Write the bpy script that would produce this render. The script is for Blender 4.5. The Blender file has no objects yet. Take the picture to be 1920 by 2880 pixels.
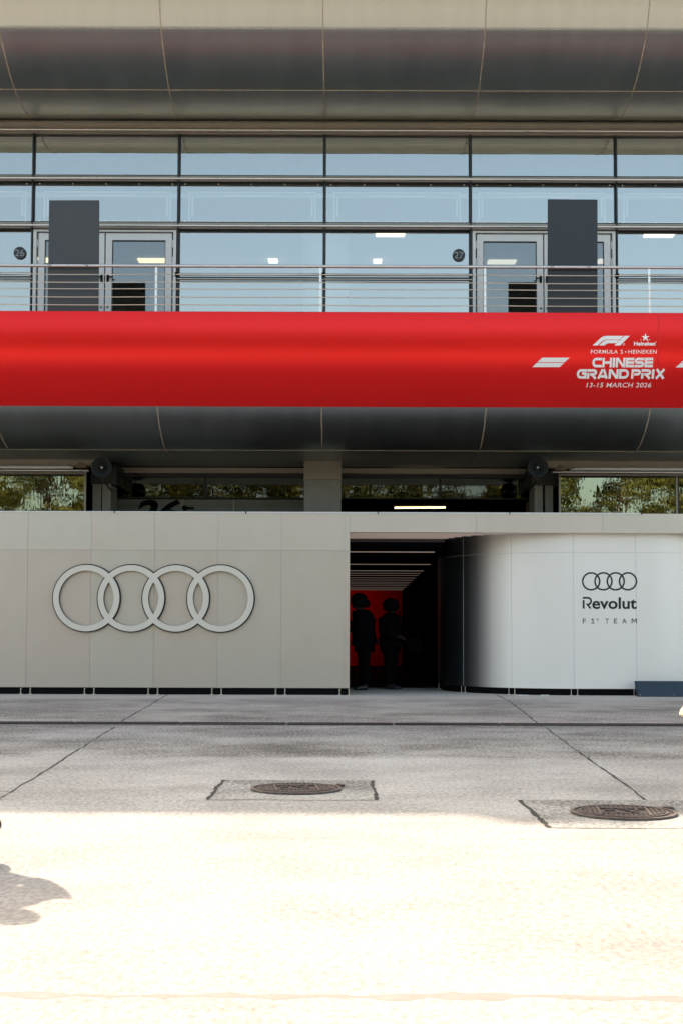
import bpy, bmesh, math, random
from mathutils import Vector, Matrix
random.seed(11)
R = math.radians
S = bpy.context.scene
COL = S.collection

# ---------------------------------------------------------------- camera
F_PX = 3700.0; PITCH = R(3.18); ROLL = .0031; CAMZ = .976; CY = 1574.4
_c, _s = math.cos(PITCH), math.sin(PITCH)
vF = Vector((0, _c, _s)); vU0 = Vector((0, -_s, _c)); vR0 = Vector((1, 0, 0))
vR = vR0 * math.cos(ROLL) + vU0 * math.sin(ROLL)
vU = vU0 * math.cos(ROLL) - vR0 * math.sin(ROLL)
cd = bpy.data.cameras.new('camera'); cam = bpy.data.objects.new('camera', cd); COL.objects.link(cam)
M = Matrix((vR, vU, -vF)).transposed().to_4x4(); M.translation = Vector((0, 0, CAMZ))
cam.matrix_world = M
cd.sensor_width = 36; cd.lens = F_PX / 2880 * 36; cd.shift_y = 134.4 / 2880
cd.clip_start = .05; cd.clip_end = 2000
S.camera = cam

def ray(px, py):
    return vR * ((px - 960) / F_PX) - vU * ((py - CY) / F_PX) + vF
def at(px, py, Y):                    # measured photo point -> (X, z) on the plane at depth Y
    v = ray(px, py); t = Y / v.y
    return t * v.x, CAMZ + t * v.z
def gx(px, py, z=0):                  # measured photo point -> point at height z
    v = ray(px, py); t = (z - CAMZ) / v.z
    return t * v.x, t * v.y

# ---------------------------------------------------------------- light and sky
SUN_EL = math.atan(.941); SH = Vector((.45, -.89, 0)).normalized()
sd = bpy.data.lights.new('sun', 'SUN'); sun = bpy.data.objects.new('sun', sd); COL.objects.link(sun)
sd.energy = 2.2; sd.angle = R(.55); sd.color = (1, .925, .94)
dirv = Vector((SH.x * math.cos(SUN_EL), SH.y * math.cos(SUN_EL), -math.sin(SUN_EL)))
sun.rotation_euler = dirv.to_track_quat('-Z', 'Y').to_euler(); sun.location = (-10, 30, 40)
w = bpy.data.worlds.new("World"); S.world = w; w.use_nodes = True
nt = w.node_tree; bg = nt.nodes['Background']
sk = nt.nodes.new('ShaderNodeTexSky'); sk.sky_type = 'NISHITA'; sk.sun_disc = False
sk.sun_elevation = SUN_EL; sk.sun_rotation = math.atan2(-SH.x, -SH.y)
sk.air_density = 1.0; sk.dust_density = 4.0; sk.ozone_density = 1.0; sk.altitude = 0
nt.links.new(sk.outputs[0], bg.inputs[0]); bg.inputs[1].default_value = .15
S.view_settings.view_transform = 'Standard'; S.view_settings.look = 'None'
S.view_settings.exposure = 1.85; S.view_settings.gamma = 1
S.cycles.max_bounces = 10; S.cycles.transparent_max_bounces = 16
try:
    S.view_settings.use_white_balance = True
    S.view_settings.white_balance_temperature = 8400
    S.view_settings.white_balance_tint = 5
except Exception: pass

# ---------------------------------------------------------------- materials
def mat(name, col, rough=.5, metal=0, spec=.5, var=0, vscale=3, bump=0, bscale=60, emit=None, es=0, rnd=None, coat=0, stretch=None, col2=None):
    m = bpy.data.materials.new(name); m.use_nodes = True
    t = m.node_tree; b = t.nodes['Principled BSDF']
    b.inputs['Base Color'].default_value = (*col, 1)
    b.inputs['Roughness'].default_value = rough; b.inputs['Metallic'].default_value = metal
    b.inputs['Specular IOR Level'].default_value = spec
    if coat: b.inputs['Coat Weight'].default_value = coat; b.inputs['Coat Roughness'].default_value = .15
    tc = t.nodes.new('ShaderNodeTexCoord'); vec = tc.outputs['Object']
    if stretch:
        mp = t.nodes.new('ShaderNodeMapping'); mp.inputs['Scale'].default_value = stretch
        t.links.new(vec, mp.inputs[0]); vec = mp.outputs[0]
    last = None
    if var or col2:
        n = t.nodes.new('ShaderNodeTexNoise'); n.inputs['Scale'].default_value = vscale; n.inputs['Detail'].default_value = 8
        n.inputs['Roughness'].default_value = .6
        t.links.new(vec, n.inputs['Vector'])
        r = t.nodes.new('ShaderNodeValToRGB'); r.color_ramp.elements[0].position = .3; r.color_ramp.elements[1].position = .7
        lo = [c * (1 - var) for c in col]; hi = [min(1, c * (1 + var)) for c in (col2 or col)]
        r.color_ramp.elements[0].color = (*lo, 1); r.color_ramp.elements[1].color = (*hi, 1)
        t.links.new(n.outputs['Fac'], r.inputs[0]); last = r.outputs[0]
        rr = t.nodes.new('ShaderNodeMapRange'); rr.inputs[3].default_value = max(0, rough - .05); rr.inputs[4].default_value = min(1, rough + .08)
        t.links.new(n.outputs['Fac'], rr.inputs[0]); t.links.new(rr.outputs[0], b.inputs['Roughness'])
    if rnd:
        oi = t.nodes.new('ShaderNodeObjectInfo'); mr = t.nodes.new('ShaderNodeValToRGB')
        mr.color_ramp.elements[0].color = (*rnd[0], 1); mr.color_ramp.elements[1].color = (*rnd[1], 1)
        t.links.new(oi.outputs['Random'], mr.inputs[0])
        mx = t.nodes.new('ShaderNodeMixRGB'); mx.blend_type = 'MULTIPLY'; mx.inputs[0].default_value = 1
        if last: t.links.new(last, mx.inputs[1])
        else: mx.inputs[1].default_value = (*col, 1)
        t.links.new(mr.outputs[0], mx.inputs[2]); last = mx.outputs[0]
    if last: t.links.new(last, b.inputs['Base Color'])
    if bump:
        n2 = t.nodes.new('ShaderNodeTexNoise'); n2.inputs['Scale'].default_value = bscale; n2.inputs['Detail'].default_value = 4
        t.links.new(vec, n2.inputs['Vector'])
        bp = t.nodes.new('ShaderNodeBump'); bp.inputs['Strength'].default_value = 1; bp.inputs['Distance'].default_value = bump
        t.links.new(n2.outputs['Fac'], bp.inputs['Height']); t.links.new(bp.outputs[0], b.inputs['Normal'])
    if emit:
        b.inputs['Emission Color'].default_value = (*emit, 1); b.inputs['Emission Strength'].default_value = es
    return m

def glass(name, fac, tint, gcol, rough=.0, wav=0, wscale=(1, 1, 1), wn=1.0):
    m = bpy.data.materials.new(name); m.use_nodes = True; t = m.node_tree
    for n in list(t.nodes):
        if n.type == 'BSDF_PRINCIPLED': t.nodes.remove(n)
    out = [n for n in t.nodes if n.type == 'OUTPUT_MATERIAL'][0]
    tr = t.nodes.new('ShaderNodeBsdfTransparent'); tr.inputs[0].default_value = (*tint, 1)
    gl = t.nodes.new('ShaderNodeBsdfGlossy'); gl.inputs['Color'].default_value = (*gcol, 1); gl.inputs['Roughness'].default_value = rough
    mx = t.nodes.new('ShaderNodeMixShader'); mx.inputs[0].default_value = fac
    t.links.new(tr.outputs[0], mx.inputs[1]); t.links.new(gl.outputs[0], mx.inputs[2]); t.links.new(mx.outputs[0], out.inputs[0])
    if wav:
        tc = t.nodes.new('ShaderNodeTexCoord'); mp = t.nodes.new('ShaderNodeMapping'); mp.inputs['Scale'].default_value = wscale
        n = t.nodes.new('ShaderNodeTexNoise'); n.inputs['Scale'].default_value = wn; n.inputs['Detail'].default_value = 2
        bp = t.nodes.new('ShaderNodeBump'); bp.inputs['Distance'].default_value = wav
        t.links.new(tc.outputs['Object'], mp.inputs[0]); t.links.new(mp.outputs[0], n.inputs['Vector'])
        t.links.new(n.outputs['Fac'], bp.inputs['Height']); t.links.new(bp.outputs[0], gl.inputs['Normal'])
    return m

def concrete(name, bands=True, c0=(.30, .295, .28), speck=.5):
    m = bpy.data.materials.new(name); m.use_nodes = True; t = m.node_tree; b = t.nodes['Principled BSDF']; L = t.links.new
    tc = t.nodes.new('ShaderNodeTexCoord'); v = tc.outputs['Object']
    def noise(sc, det=6, rough=.6, vec=None):
        n = t.nodes.new('ShaderNodeTexNoise'); n.inputs['Scale'].default_value = sc; n.inputs['Detail'].default_value = det
        n.inputs['Roughness'].default_value = rough; L(vec or v, n.inputs['Vector']); return n.outputs['Fac']
    def ramp(fac, stops):
        r = t.nodes.new('ShaderNodeValToRGB'); e = r.color_ramp.elements
        while len(e) < len(stops): e.new(.5)
        for i, (p, c) in enumerate(stops): e[i].position = p; e[i].color = (*c, 1)
        L(fac, r.inputs[0]); return r.outputs[0]
    def mul(a, c, f=1):
        x = t.nodes.new('ShaderNodeMixRGB'); x.blend_type = 'MULTIPLY'; x.inputs[0].default_value = f
        L(a, x.inputs[1]); L(c, x.inputs[2]); return x.outputs[0]
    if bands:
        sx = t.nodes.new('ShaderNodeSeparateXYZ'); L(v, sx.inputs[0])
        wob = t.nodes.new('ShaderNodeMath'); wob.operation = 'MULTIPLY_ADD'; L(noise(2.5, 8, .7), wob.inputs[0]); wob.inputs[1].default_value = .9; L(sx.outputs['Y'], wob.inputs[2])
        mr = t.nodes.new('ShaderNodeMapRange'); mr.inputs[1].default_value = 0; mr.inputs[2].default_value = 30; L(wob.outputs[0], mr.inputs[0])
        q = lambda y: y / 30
        base = ramp(mr.outputs[0], [(0, (.445, .418, .395)), (q(7.45), (.455, .43, .41)), (q(7.65), (.49, .49, .475)), (q(10.75), (.52, .51, .49)), (q(10.95), (.47, .455, .43)), (q(14.2), (.45, .43, .405)), (q(14.4), (.52, .47, .42)), (q(18.8), (.60, .54, .475)), (q(20.2), (.62, .565, .50))])  # slab tones by depth, with the sunlit strip's cream tone put into the colour
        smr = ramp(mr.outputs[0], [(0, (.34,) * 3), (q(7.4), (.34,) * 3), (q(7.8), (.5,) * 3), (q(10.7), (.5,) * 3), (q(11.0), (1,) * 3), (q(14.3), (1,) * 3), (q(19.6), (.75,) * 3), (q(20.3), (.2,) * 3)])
    else:
        base = ramp(noise(4), [(.3, tuple(c * .9 for c in c0)), (.7, c0)]); smr = None
    big = ramp(noise(.9, 8, .65), [(.3, (.86,) * 3), (.5, (1,) * 3), (.75, (1.0, .985, .96))])
    mp = t.nodes.new('ShaderNodeMapping'); mp.inputs['Scale'].default_value = (.6, .7, 1); L(v, mp.inputs[0])
    patch = ramp(noise(1.3, 10, .75, mp.outputs[0]), [(.40, (.84, .83, .82)), (.62, (1, 1, 1))])
    # dark pits, more of them where the surface is worn
    sp = noise(38, 5, .8)
    wear = noise(1.1, 6, .7, mp.outputs[0])
    ad = t.nodes.new('ShaderNodeMath'); ad.operation = 'MULTIPLY_ADD'; L(wear, ad.inputs[0]); ad.inputs[1].default_value = .45; L(sp, ad.inputs[2])
    pits = ramp(ad.outputs[0], [(.66, (.25, .24, .23)), (.76, (1, 1, 1))])
    pm = t.nodes.new('ShaderNodeMixRGB'); pm.inputs[1].default_value = (1, 1, 1, 1); L(pits, pm.inputs[2])
    if smr: L(smr, pm.inputs[0])
    else: pm.inputs[0].default_value = speck
    mp3 = t.nodes.new('ShaderNodeMapping'); mp3.inputs['Scale'].default_value = (1, .4, 1); L(v, mp3.inputs[0])
    grain = ramp(noise(42, 4, .75, mp3.outputs[0]), [(.36, (.74,) * 3), (.58, (1.03,) * 3)])
    c = mul(mul(mul(mul(base, big), patch, .8), pm.outputs[0]), grain)
    L(c, b.inputs['Base Color']); b.inputs['Roughness'].default_value = .85; b.inputs['Specular IOR Level'].default_value = .3
    bp = t.nodes.new('ShaderNodeBump'); bp.inputs['Distance'].default_value = .004; L(ad.outputs[0], bp.inputs['Height']); L(bp.outputs[0], b.inputs['Normal'])
    return m

m_ground = concrete('worn_concrete')
m_patch = concrete('patch_concrete', False, (.47, .47, .45), .9)
m_filler = mat('dark_joint_filler', (.03, .03, .028), .9, var=.5, vscale=30)
m_stain = mat('joint_stain', (.36, .31, .28), .9, var=.3, vscale=12)
m_grate = mat('drain_iron', (.035, .033, .035), .6, .5, var=.3, vscale=20)
m_kerb = mat('drain_kerb', (.26, .24, .21), .8, var=.35, vscale=14)
m_iron = mat('cast_iron', (.14, .115, .105), .6, .4, var=.3, vscale=25)
m_clad = mat('satin_cladding', (.48, .497, .467), .34, 1.0, var=.06, vscale=1.3, stretch=(2.5, .4, .4))
m_clad2 = mat('soffit_cladding', (.43, .46, .45), .36, .95, var=.07, vscale=1.5, stretch=(2.5, .4, .4))
m_seam = mat('seam_sealant', (.42, .34, .26), .8, var=.35, vscale=9)
m_trim = mat('beige_trim', (.34, .30, .255), .45, .4, var=.08, vscale=4)
m_steel = mat('brushed_steel', (.70, .67, .64), .28, .95, var=.05, vscale=8)
m_dframe = mat('dark_frame', (.02, .022, .025), .4, .3)
m_wframe = mat('pale_frame', (.60, .60, .60), .4, .2, var=.03, vscale=6)
m_black = mat('matt_black', (.004, .004, .005), .8, spec=.1)
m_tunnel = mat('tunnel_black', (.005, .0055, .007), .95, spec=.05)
m_board = mat('charcoal_board', (.047, .052, .058), .5, var=.05, vscale=2)
m_board2 = mat('slate_board', (.021, .027, .034), .5, var=.05, vscale=2)
m_col = mat('column_render', (.22, .21, .185), .7, var=.08, vscale=5)
m_beigeblock = mat('column_head', (.27, .235, .19), .6, .1, var=.05, vscale=5)
m_shutter = mat('shutter_grey', (.17, .18, .175), .5, .3, var=.08, vscale=3)
m_horn = mat('horn_grey', (.07, .085, .095), .4, .2)
m_white = mat('white_paint', (.75, .75, .74), .5)
m_red = mat('red_vinyl', (.97, .012, .014), .27, .45, spec=.5)
m_print = mat('white_print', (.93, .92, .92), .45)
m_inkb = mat('black_print', (.006, .010, .014), .5)
m_wall = mat('champagne_panel', (.61, .565, .53), .35, .72, spec=.4, rnd=((1.0, .955, .93), (.98, 1.0, .97)), var=.025, vscale=2, bump=.0006, bscale=1.2)
m_wallup = mat('champagne_panel_upper', (.65, .605, .57), .35, .72, spec=.4, rnd=((1.0, .96, .94), (.98, 1.0, .97)), var=.025, vscale=2)
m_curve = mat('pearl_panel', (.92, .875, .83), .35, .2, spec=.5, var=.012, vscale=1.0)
m_joint = mat('panel_joint', (.40, .37, .335), .7)
m_jointw = mat('pale_panel_joint', (.55, .55, .54), .7)
m_ring = mat('ring_face', (.74, .68, .59), .45, .1)
m_ringside = mat('ring_side', (.016, .018, .02), .6, spec=.3)
m_kick = mat('navy_board', (.014, .035, .055), .55, var=.12, vscale=4)
m_glass = glass('window_glass', .36, (.70, .75, .76), (.885, .94, .935), wav=.002, wscale=(.7, 1, .7))
m_glassd = glass('door_glass', .15, (.55, .57, .57), (.85, .9, .92))
m_glassg = glass('rippled_glass', .36, (.14, .16, .16), (.55, .62, .50), wav=.0005, wscale=(6, 1, 1.6), wn=1.6)
m_glassr = glass('transom_glass', .12, (.16, .18, .17), (.5, .55, .5), wav=.0004, wscale=(6, 1, 1.6), wn=1.5)
m_inwall = mat('room_wall', (.50, .53, .53), .8, var=.04)
m_infloor = mat('room_floor', (.2, .2, .2), .6)
m_inceil = mat('room_ceiling', (.7, .7, .7), .8)
m_lampw = mat('warm_lamp', (.8, .8, .8), .5, emit=(1, .78, .55), es=1.2)
m_lampc = mat('cool_lamp', (.8, .8, .8), .5, emit=(1, .97, .92), es=.6)
m_tube = mat('tube_lamp', (.8, .8, .8), .5, emit=(1, .80, .50), es=1.2)
m_strip = mat('pink_strip_lamp', (.6, .55, .56), .4, emit=(1, .80, .84), es=.045)
m_strip2 = mat('dim_strip_lamp', (.5, .45, .46), .4, emit=(1, .80, .84), es=.028)
m_redwall = mat('red_wall_paint', (.75, .01, .012), .7, var=.1, vscale=1)
m_bark = mat('bark', (.10, .07, .05), .9, var=.3, vscale=8, bump=.01, bscale=20)
m_leaf = mat('leaf', (.09, .12, .03), .55, var=.5, vscale=1.1, col2=(.17, .15, .035))
m_leaf.node_tree.nodes['Principled BSDF'].inputs['Transmission Weight'].default_value = 0
m_skin = mat('skin', (.03, .018, .014), .7, spec=.2)
m_cloth = mat('dark_cloth', (.003, .003, .004), .95, spec=.05, bump=.002, bscale=90)
m_cloth2 = mat('charcoal_cloth', (.003, .003, .004), .95, spec=.05, bump=.002, bscale=90)
m_hair = mat('black_hair', (.003, .003, .003), .8, spec=.1, bump=.004, bscale=120)
m_shoe = mat('black_leather', (.012, .012, .014), .35)

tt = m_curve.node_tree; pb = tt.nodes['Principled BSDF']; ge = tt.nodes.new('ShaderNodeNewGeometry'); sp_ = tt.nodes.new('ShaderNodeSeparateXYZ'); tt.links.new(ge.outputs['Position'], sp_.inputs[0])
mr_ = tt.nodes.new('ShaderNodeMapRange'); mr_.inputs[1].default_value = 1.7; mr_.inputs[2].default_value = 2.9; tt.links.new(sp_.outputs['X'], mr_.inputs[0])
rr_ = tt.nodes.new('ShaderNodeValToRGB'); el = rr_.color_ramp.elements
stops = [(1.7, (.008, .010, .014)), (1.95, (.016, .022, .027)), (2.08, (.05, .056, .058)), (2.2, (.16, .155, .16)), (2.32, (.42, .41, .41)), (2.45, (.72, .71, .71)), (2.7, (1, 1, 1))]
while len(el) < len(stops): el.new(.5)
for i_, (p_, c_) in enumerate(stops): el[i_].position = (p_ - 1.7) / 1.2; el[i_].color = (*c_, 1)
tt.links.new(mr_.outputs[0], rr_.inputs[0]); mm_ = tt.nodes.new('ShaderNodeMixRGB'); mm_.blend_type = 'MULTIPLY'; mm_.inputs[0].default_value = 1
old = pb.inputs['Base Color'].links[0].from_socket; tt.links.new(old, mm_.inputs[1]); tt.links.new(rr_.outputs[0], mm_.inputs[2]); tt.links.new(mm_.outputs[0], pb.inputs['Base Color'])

# ---------------------------------------------------------------- mesh helper
ORG = {}
def tag(o, label=None, cat=None, group=None, kind=None):
    if label: o['label'] = label
    if cat: o['category'] = cat
    if group: o['group'] = group
    if kind: o['kind'] = kind
    return o
def empty(name, loc, label, cat, group=None):
    o = bpy.data.objects.new(name, None); COL.objects.link(o); o.location = loc; o.empty_display_size = .2
    ORG[o] = Vector(loc); return tag(o, label, cat, group)
class MB:
    def __init__(s): s.v = []; s.f = []
    def add(s, vs, fs):
        n = len(s.v); s.v += [Vector(p) for p in vs]; s.f += [tuple(i + n for i in f) for f in fs]; return s
    def box(s, x0, x1, y0, y1, z0, z1):
        return s.add([(x0, y0, z0), (x1, y0, z0), (x1, y1, z0), (x0, y1, z0), (x0, y0, z1), (x1, y0, z1), (x1, y1, z1), (x0, y1, z1)],
                     [(0, 3, 2, 1), (4, 5, 6, 7), (0, 1, 5, 4), (1, 2, 6, 5), (2, 3, 7, 6), (3, 0, 4, 7)])
    def tube(s, pts, r, n=10, cap=True):
        pts = [Vector(p) for p in pts]; rs = r if isinstance(r, (list, tuple)) else [r] * len(pts)
        vs = []; fs = []
        for i, p in enumerate(pts):
            d = (pts[min(i + 1, len(pts) - 1)] - pts[max(i - 1, 0)]).normalized()
            a = d.orthogonal() if i == 0 else (pa - d * pa.dot(d))
            a.normalize(); pa = a; b = d.cross(a)
            for k in range(n):
                t = 2 * math.pi * k / n; vs.append(p + (a * math.cos(t) + b * math.sin(t)) * rs[i])
        for i in range(len(pts) - 1):
            for k in range(n): fs.append((i * n + k, i * n + (k + 1) % n, (i + 1) * n + (k + 1) % n, (i + 1) * n + k))
        if cap: fs.append(tuple(range(n))[::-1]); fs.append(tuple((len(pts) - 1) * n + k for k in range(n)))
        return s.add(vs, fs)
    def extr(s, prof, x0, x1):        # open (y, z) profile swept along x
        n = len(prof); return s.add([(x0, y, z) for y, z in prof] + [(x1, y, z) for y, z in prof], [(i, i + 1, n + i + 1, n + i) for i in range(n - 1)])
    def poly(s, pts, d):              # closed polygon in (x, z) at y=d[0]..d[1]
        n = len(pts); y0, y1 = d
        return s.add([(x, y0, z) for x, z in pts] + [(x, y1, z) for x, z in pts],
                     [tuple(range(n)), tuple(range(2 * n - 1, n - 1, -1))] + [(i, n + i, n + (i + 1) % n, (i + 1) % n) for i in range(n)])
    def build(s, name, m, parent=None, smooth=False, bevel=0):
        me = bpy.data.meshes.new(name)
        lo = Vector([min(p[i] for p in s.v) for i in range(3)]); hi = Vector([max(p[i] for p in s.v) for i in range(3)])
        org = Vector(((lo.x + hi.x) / 2, (lo.y + hi.y) / 2, lo.z))
        me.from_pydata([p - org for p in s.v], [], s.f); me.materials.append(m); me.validate(); me.update()
        bm = bmesh.new(); bm.from_mesh(me); bmesh.ops.recalc_face_normals(bm, faces=bm.faces)
        if bevel: bmesh.ops.bevel(bm, geom=bm.edges[:] , offset=bevel, segments=2, affect='EDGES', clamp_overlap=True)
        bm.to_mesh(me); bm.free()
        if smooth:
            for p in me.polygons: p.use_smooth = True
            try: me.set_sharp_from_angle(angle=R(40))
            except Exception: pass
        o = bpy.data.objects.new(name, me); COL.objects.link(o); ORG[o] = org
        if parent: o.parent = parent; o.location = org - ORG[parent]
        else: o.location = org
        return o
def box(name, m, parent, a, bevel=0): return MB().box(*a).build(name, m, parent, bevel=bevel)
def catmull(pts, n=8):
    out = []; P = [pts[0]] + list(pts) + [pts[-1]]
    for i in range(1, len(P) - 2):
        for k in range(n):
            t = k / n
            out.append(tuple(.5 * (2 * P[i][j] + (P[i + 1][j] - P[i - 1][j]) * t + (2 * P[i - 1][j] - 5 * P[i][j] + 4 * P[i + 1][j] - P[i + 2][j]) * t * t + (3 * P[i][j] - P[i - 1][j] - 3 * P[i + 1][j] + P[i + 2][j]) * t ** 3) for j in range(2)))
    out.append(tuple(pts[-1])); return out

# 2D shapes for lettering: lists of (verts, faces)
def text2d(s, bold=0, shear=0, space=1):
    cu = bpy.data.curves.new('t', 'FONT'); cu.body = s; cu.offset = bold; cu.shear = shear; cu.space_character = space; cu.resolution_u = 6
    o = bpy.data.objects.new('t', cu); COL.objects.link(o)
    bpy.context.view_layer.update()
    me = o.evaluated_get(bpy.context.evaluated_depsgraph_get()).to_mesh()
    vs = [(v.co.x, v.co.y) for v in me.vertices]; fs = [tuple(p.vertices) for p in me.polygons]
    bpy.data.objects.remove(o); bpy.data.curves.remove(cu)
    return vs, fs
def fit(sh, x0, y0, x1, y1):          # fit to a box measured on the photo (y down)
    vs, fs = sh; ax = min(v[0] for v in vs); bx = max(v[0] for v in vs); ay = min(v[1] for v in vs); by = max(v[1] for v in vs)
    return [(x0 + (v[0] - ax) / (bx - ax) * (x1 - x0), y1 - (v[1] - ay) / (by - ay) * (y1 - y0)) for v in vs], fs
def ribbon(pts, t):
    pts = [p for i, p in enumerate(pts) if i == 0 or math.hypot(p[0] - pts[i - 1][0], p[1] - pts[i - 1][1]) > 1e-4]
    n = len(pts); vs = []
    for i in range(n):
        def nrm(a, b):
            d = math.hypot(b[0] - a[0], b[1] - a[1]) or 1; return (-(b[1] - a[1]) / d, (b[0] - a[0]) / d)
        if i == 0: m = nrm(pts[0], pts[1]); k = 1
        elif i == n - 1: m = nrm(pts[-2], pts[-1]); k = 1
        else:
            a = nrm(pts[i - 1], pts[i]); b = nrm(pts[i], pts[i + 1]); m = (a[0] + b[0], a[1] + b[1]); l = math.hypot(*m) or 1; m = (m[0] / l, m[1] / l)
            k = 1 / max(.4, m[0] * a[0] + m[1] * a[1])
        vs += [(pts[i][0] + m[0] * t / 2 * k, pts[i][1] + m[1] * t / 2 * k), (pts[i][0] - m[0] * t / 2 * k, pts[i][1] - m[1] * t / 2 * k)]
    return vs, [(2 * i, 2 * i + 1, 2 * i + 3, 2 * i + 2) for i in range(n - 1)]
def arc(cx, cy, rx, ry, a0, a1, n=6): return [(cx + rx * math.cos(R(a0 + (a1 - a0) * i / n)), cy + ry * math.sin(R(a0 + (a1 - a0) * i / n))) for i in range(n + 1)]
def glyph(ch):
    w_ = {'I': .34, 'N': 1.15, 'X': 1.2, 'P': 1.1, 'E': 1.0, 'S': 1.15, 'A': 1.25}.get(ch, 1.15); t = .27; q = t / 2; r = w_ - q
    loop = [(0, 1 - q), (w_ - .4, 1 - q)] + arc(w_ - .4, .66, .4 - q, .34 - q, 90, -90) + [(.35, .32 + q)]
    g = {'C': [[(w_, 1 - q), (.45, 1 - q)] + arc(.45, .5, .45 - q, .5 - q, 90, 270, 10) + [(w_, q)]],
         'H': [[(q, 0), (q, 1)], [(r, 0), (r, 1)], [(q, .5), (r, .5)]], 'I': [[(.17, 0), (.17, 1)]],
         'N': [[(q, 0), (q, 1)], [(r, 0), (r, 1)], [(q + .05, .95), (r - .05, .05)]],
         'E': [[(q, 0), (q, 1)], [(q, 1 - q), (w_, 1 - q)], [(q, .5), (w_, .5)], [(q, q), (w_, q)]],
         'S': [[(w_, 1 - q), (.34, 1 - q)] + arc(.34, .68, .34 - q, .32 - q, 90, 270, 6) + arc(w_ - .34, .32, .34 - q, .32 - q, 90, -90, 6) + [(0, q)]],
         'G': [[(w_, 1 - q), (.45, 1 - q)] + arc(.45, .5, .45 - q, .5 - q, 90, 270, 10) + [(w_, q)], [(r, q), (r, .55)], [(.6, .55), (w_, .55)]],
         'R': [loop, [(q, 0), (q, .6)], [(.6, .4), (w_ - .12, 0)]], 'P': [loop, [(q, 0), (q, 1 - q)]],
         'A': [[(q, 0), (w_ / 2 - .06, 1)], [(w_ / 2 + .06, 1), (w_ - q, 0)], [(.3, .24), (w_ - .3, .24)]],
         'D': [[(0, 1 - q), (w_ - .5, 1 - q)] + arc(w_ - .5, .5, .5 - q, .5 - q, 90, -90, 10) + [(q, q)], [(q, 0), (q, .7)]],
         'X': [[(q + .03, 0), (w_ - q - .03, 1)], [(q + .03, 1), (w_ - q - .03, 0)]]}[ch]
    return w_, [ribbon(p, t) for p in g]
def heavy(s, x0, y0, x1, y1):         # heavy wide lettering, list of strokes fitted together
    x = 0; out = []
    for ch in s:
        if ch == ' ': x += .22; continue
        w_, st = glyph(ch); out += [([(v[0] + x, v[1]) for v in vs], fs) for vs, fs in st]; x += w_ + .055
    tot = x - .055
    return [([(x0 + v[0] / tot * (x1 - x0), y1 - v[1] * (y1 - y0)) for v in vs], fs) for vs, fs in out]
def marks(name, shapes, conv, m, parent, surf, step=None, off=.003, dl=.0003):
    """printed marks laid on a surface: conv maps measured points to (X, z), surf gives the surface's y"""
    bm = bmesh.new(); mb = MB()
    for k, (vs, fs) in enumerate(shapes):
        b2 = bmesh.new(); bv = []
        for p in vs:
            X, Z = conv(*p); bv.append(b2.verts.new((X, 0, Z)))
        for f in fs:
            try: b2.faces.new([bv[i] for i in f])
            except ValueError: pass
        if step:
            zs = [v.co.z for v in b2.verts]; z = math.floor(min(zs) / step) * step + step
            while z < max(zs):
                bmesh.ops.bisect_plane(b2, geom=b2.verts[:] + b2.edges[:] + b2.faces[:], plane_co=(0, 0, z), plane_no=(0, 0, 1)); z += step
        b2.verts.index_update()
        mb.add([(v.co.x, surf(v.co.x, v.co.z) - off - dl * (k % 9), v.co.z) for v in b2.verts], [tuple(v.index for v in f.verts) for f in b2.faces])
        b2.free()
    bm.free()
    return mb.build(name, m, parent)

X0 = -.33; BAY = 2.667
YW = 20.75; YF = 23.74
# ---------------------------------------------------------------- ground
g = MB(); gc = [-400, -120, -40, -16, -8, -4, -2, 0, 2, 4, 6, 8, 12, 16, 20, 24, 40, 120, 400]; ng = len(gc)
g.add([(x, y, 0) for y in gc for x in gc], [(j * ng + i, j * ng + i + 1, (j + 1) * ng + i + 1, (j + 1) * ng + i) for j in range(ng - 1) for i in range(ng - 1)])
bmg = g.build('ground', m_ground); tag(bmg, kind='structure')
bmg.data.transform(Matrix.Translation(Vector(bmg.location))); bmg.location = (0, 0, 0)
lw = MB().add([(-400, -400, .006), (400, -400, .006), (400, -10, .006), (-400, -10, .006)], [(0, 1, 2, 3)]).build('unseen_lawn', mat('unseen_lawn', (.045, .06, .02), .9, var=.4, vscale=.8)); tag(lw, kind='structure')  # unseen grass behind the camera, added to darken what the metal reflects
def wobble_line(p0, p1, w0, name='pavement_joint', m=None, z=.0007, step=.12, amp=.006, wvar=.5):
    p0 = Vector((*p0, 0)); p1 = Vector((*p1, 0)); d = p1 - p0; L = d.length; d.normalize(); nn = Vector((-d.y, d.x, 0)); n = max(2, int(L / step)); vs = []
    off = 0
    for i in range(n + 1):
        off = off * .7 + random.uniform(-amp, amp); p = p0 + d * (L * i / n) + nn * off; ww = w0 * random.uniform(1 - wvar, 1 + wvar) / 2
        vs += [p + nn * ww + Vector((0, 0, z)), p - nn * ww + Vector((0, 0, z))]
    o = MB().add(vs, [(2 * i, 2 * i + 1, 2 * i + 3, 2 * i + 2) for i in range(n)]).build(name, m or m_filler)
    return tag(o, kind='structure')
wobble_line(gx(471, 1954), gx(334, 2034), .02); wobble_line(gx(325, 2044), gx(0, 2248), .016)
wobble_line(gx(0, 2248), (-1.9, 3), .016)
wobble_line(gx(1393, 1954), gx(1428, 1970), .02); wobble_line(gx(1428, 1970), gx(1512, 2034), .018); wobble_line(gx(1531, 2046), gx(1814, 2250), .016)
wobble_line((-9, 10.68), (9, 10.55), .006, wvar=.9, amp=.012)
wobble_line((-9, 8.36), (9, 8.28), .004, wvar=1, amp=.01, m=m_stain)
wobble_line(gx(-60, 2226), gx(26, 2226), .02)
wobble_line((-6, 3.63), (6, 3.57), .05, name='pavement_stain', m=mat('pale_stain', (.26, .215, .20), .9, var=.12, vscale=12), wvar=.75, amp=.01, step=.06, z=.0004)
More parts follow.
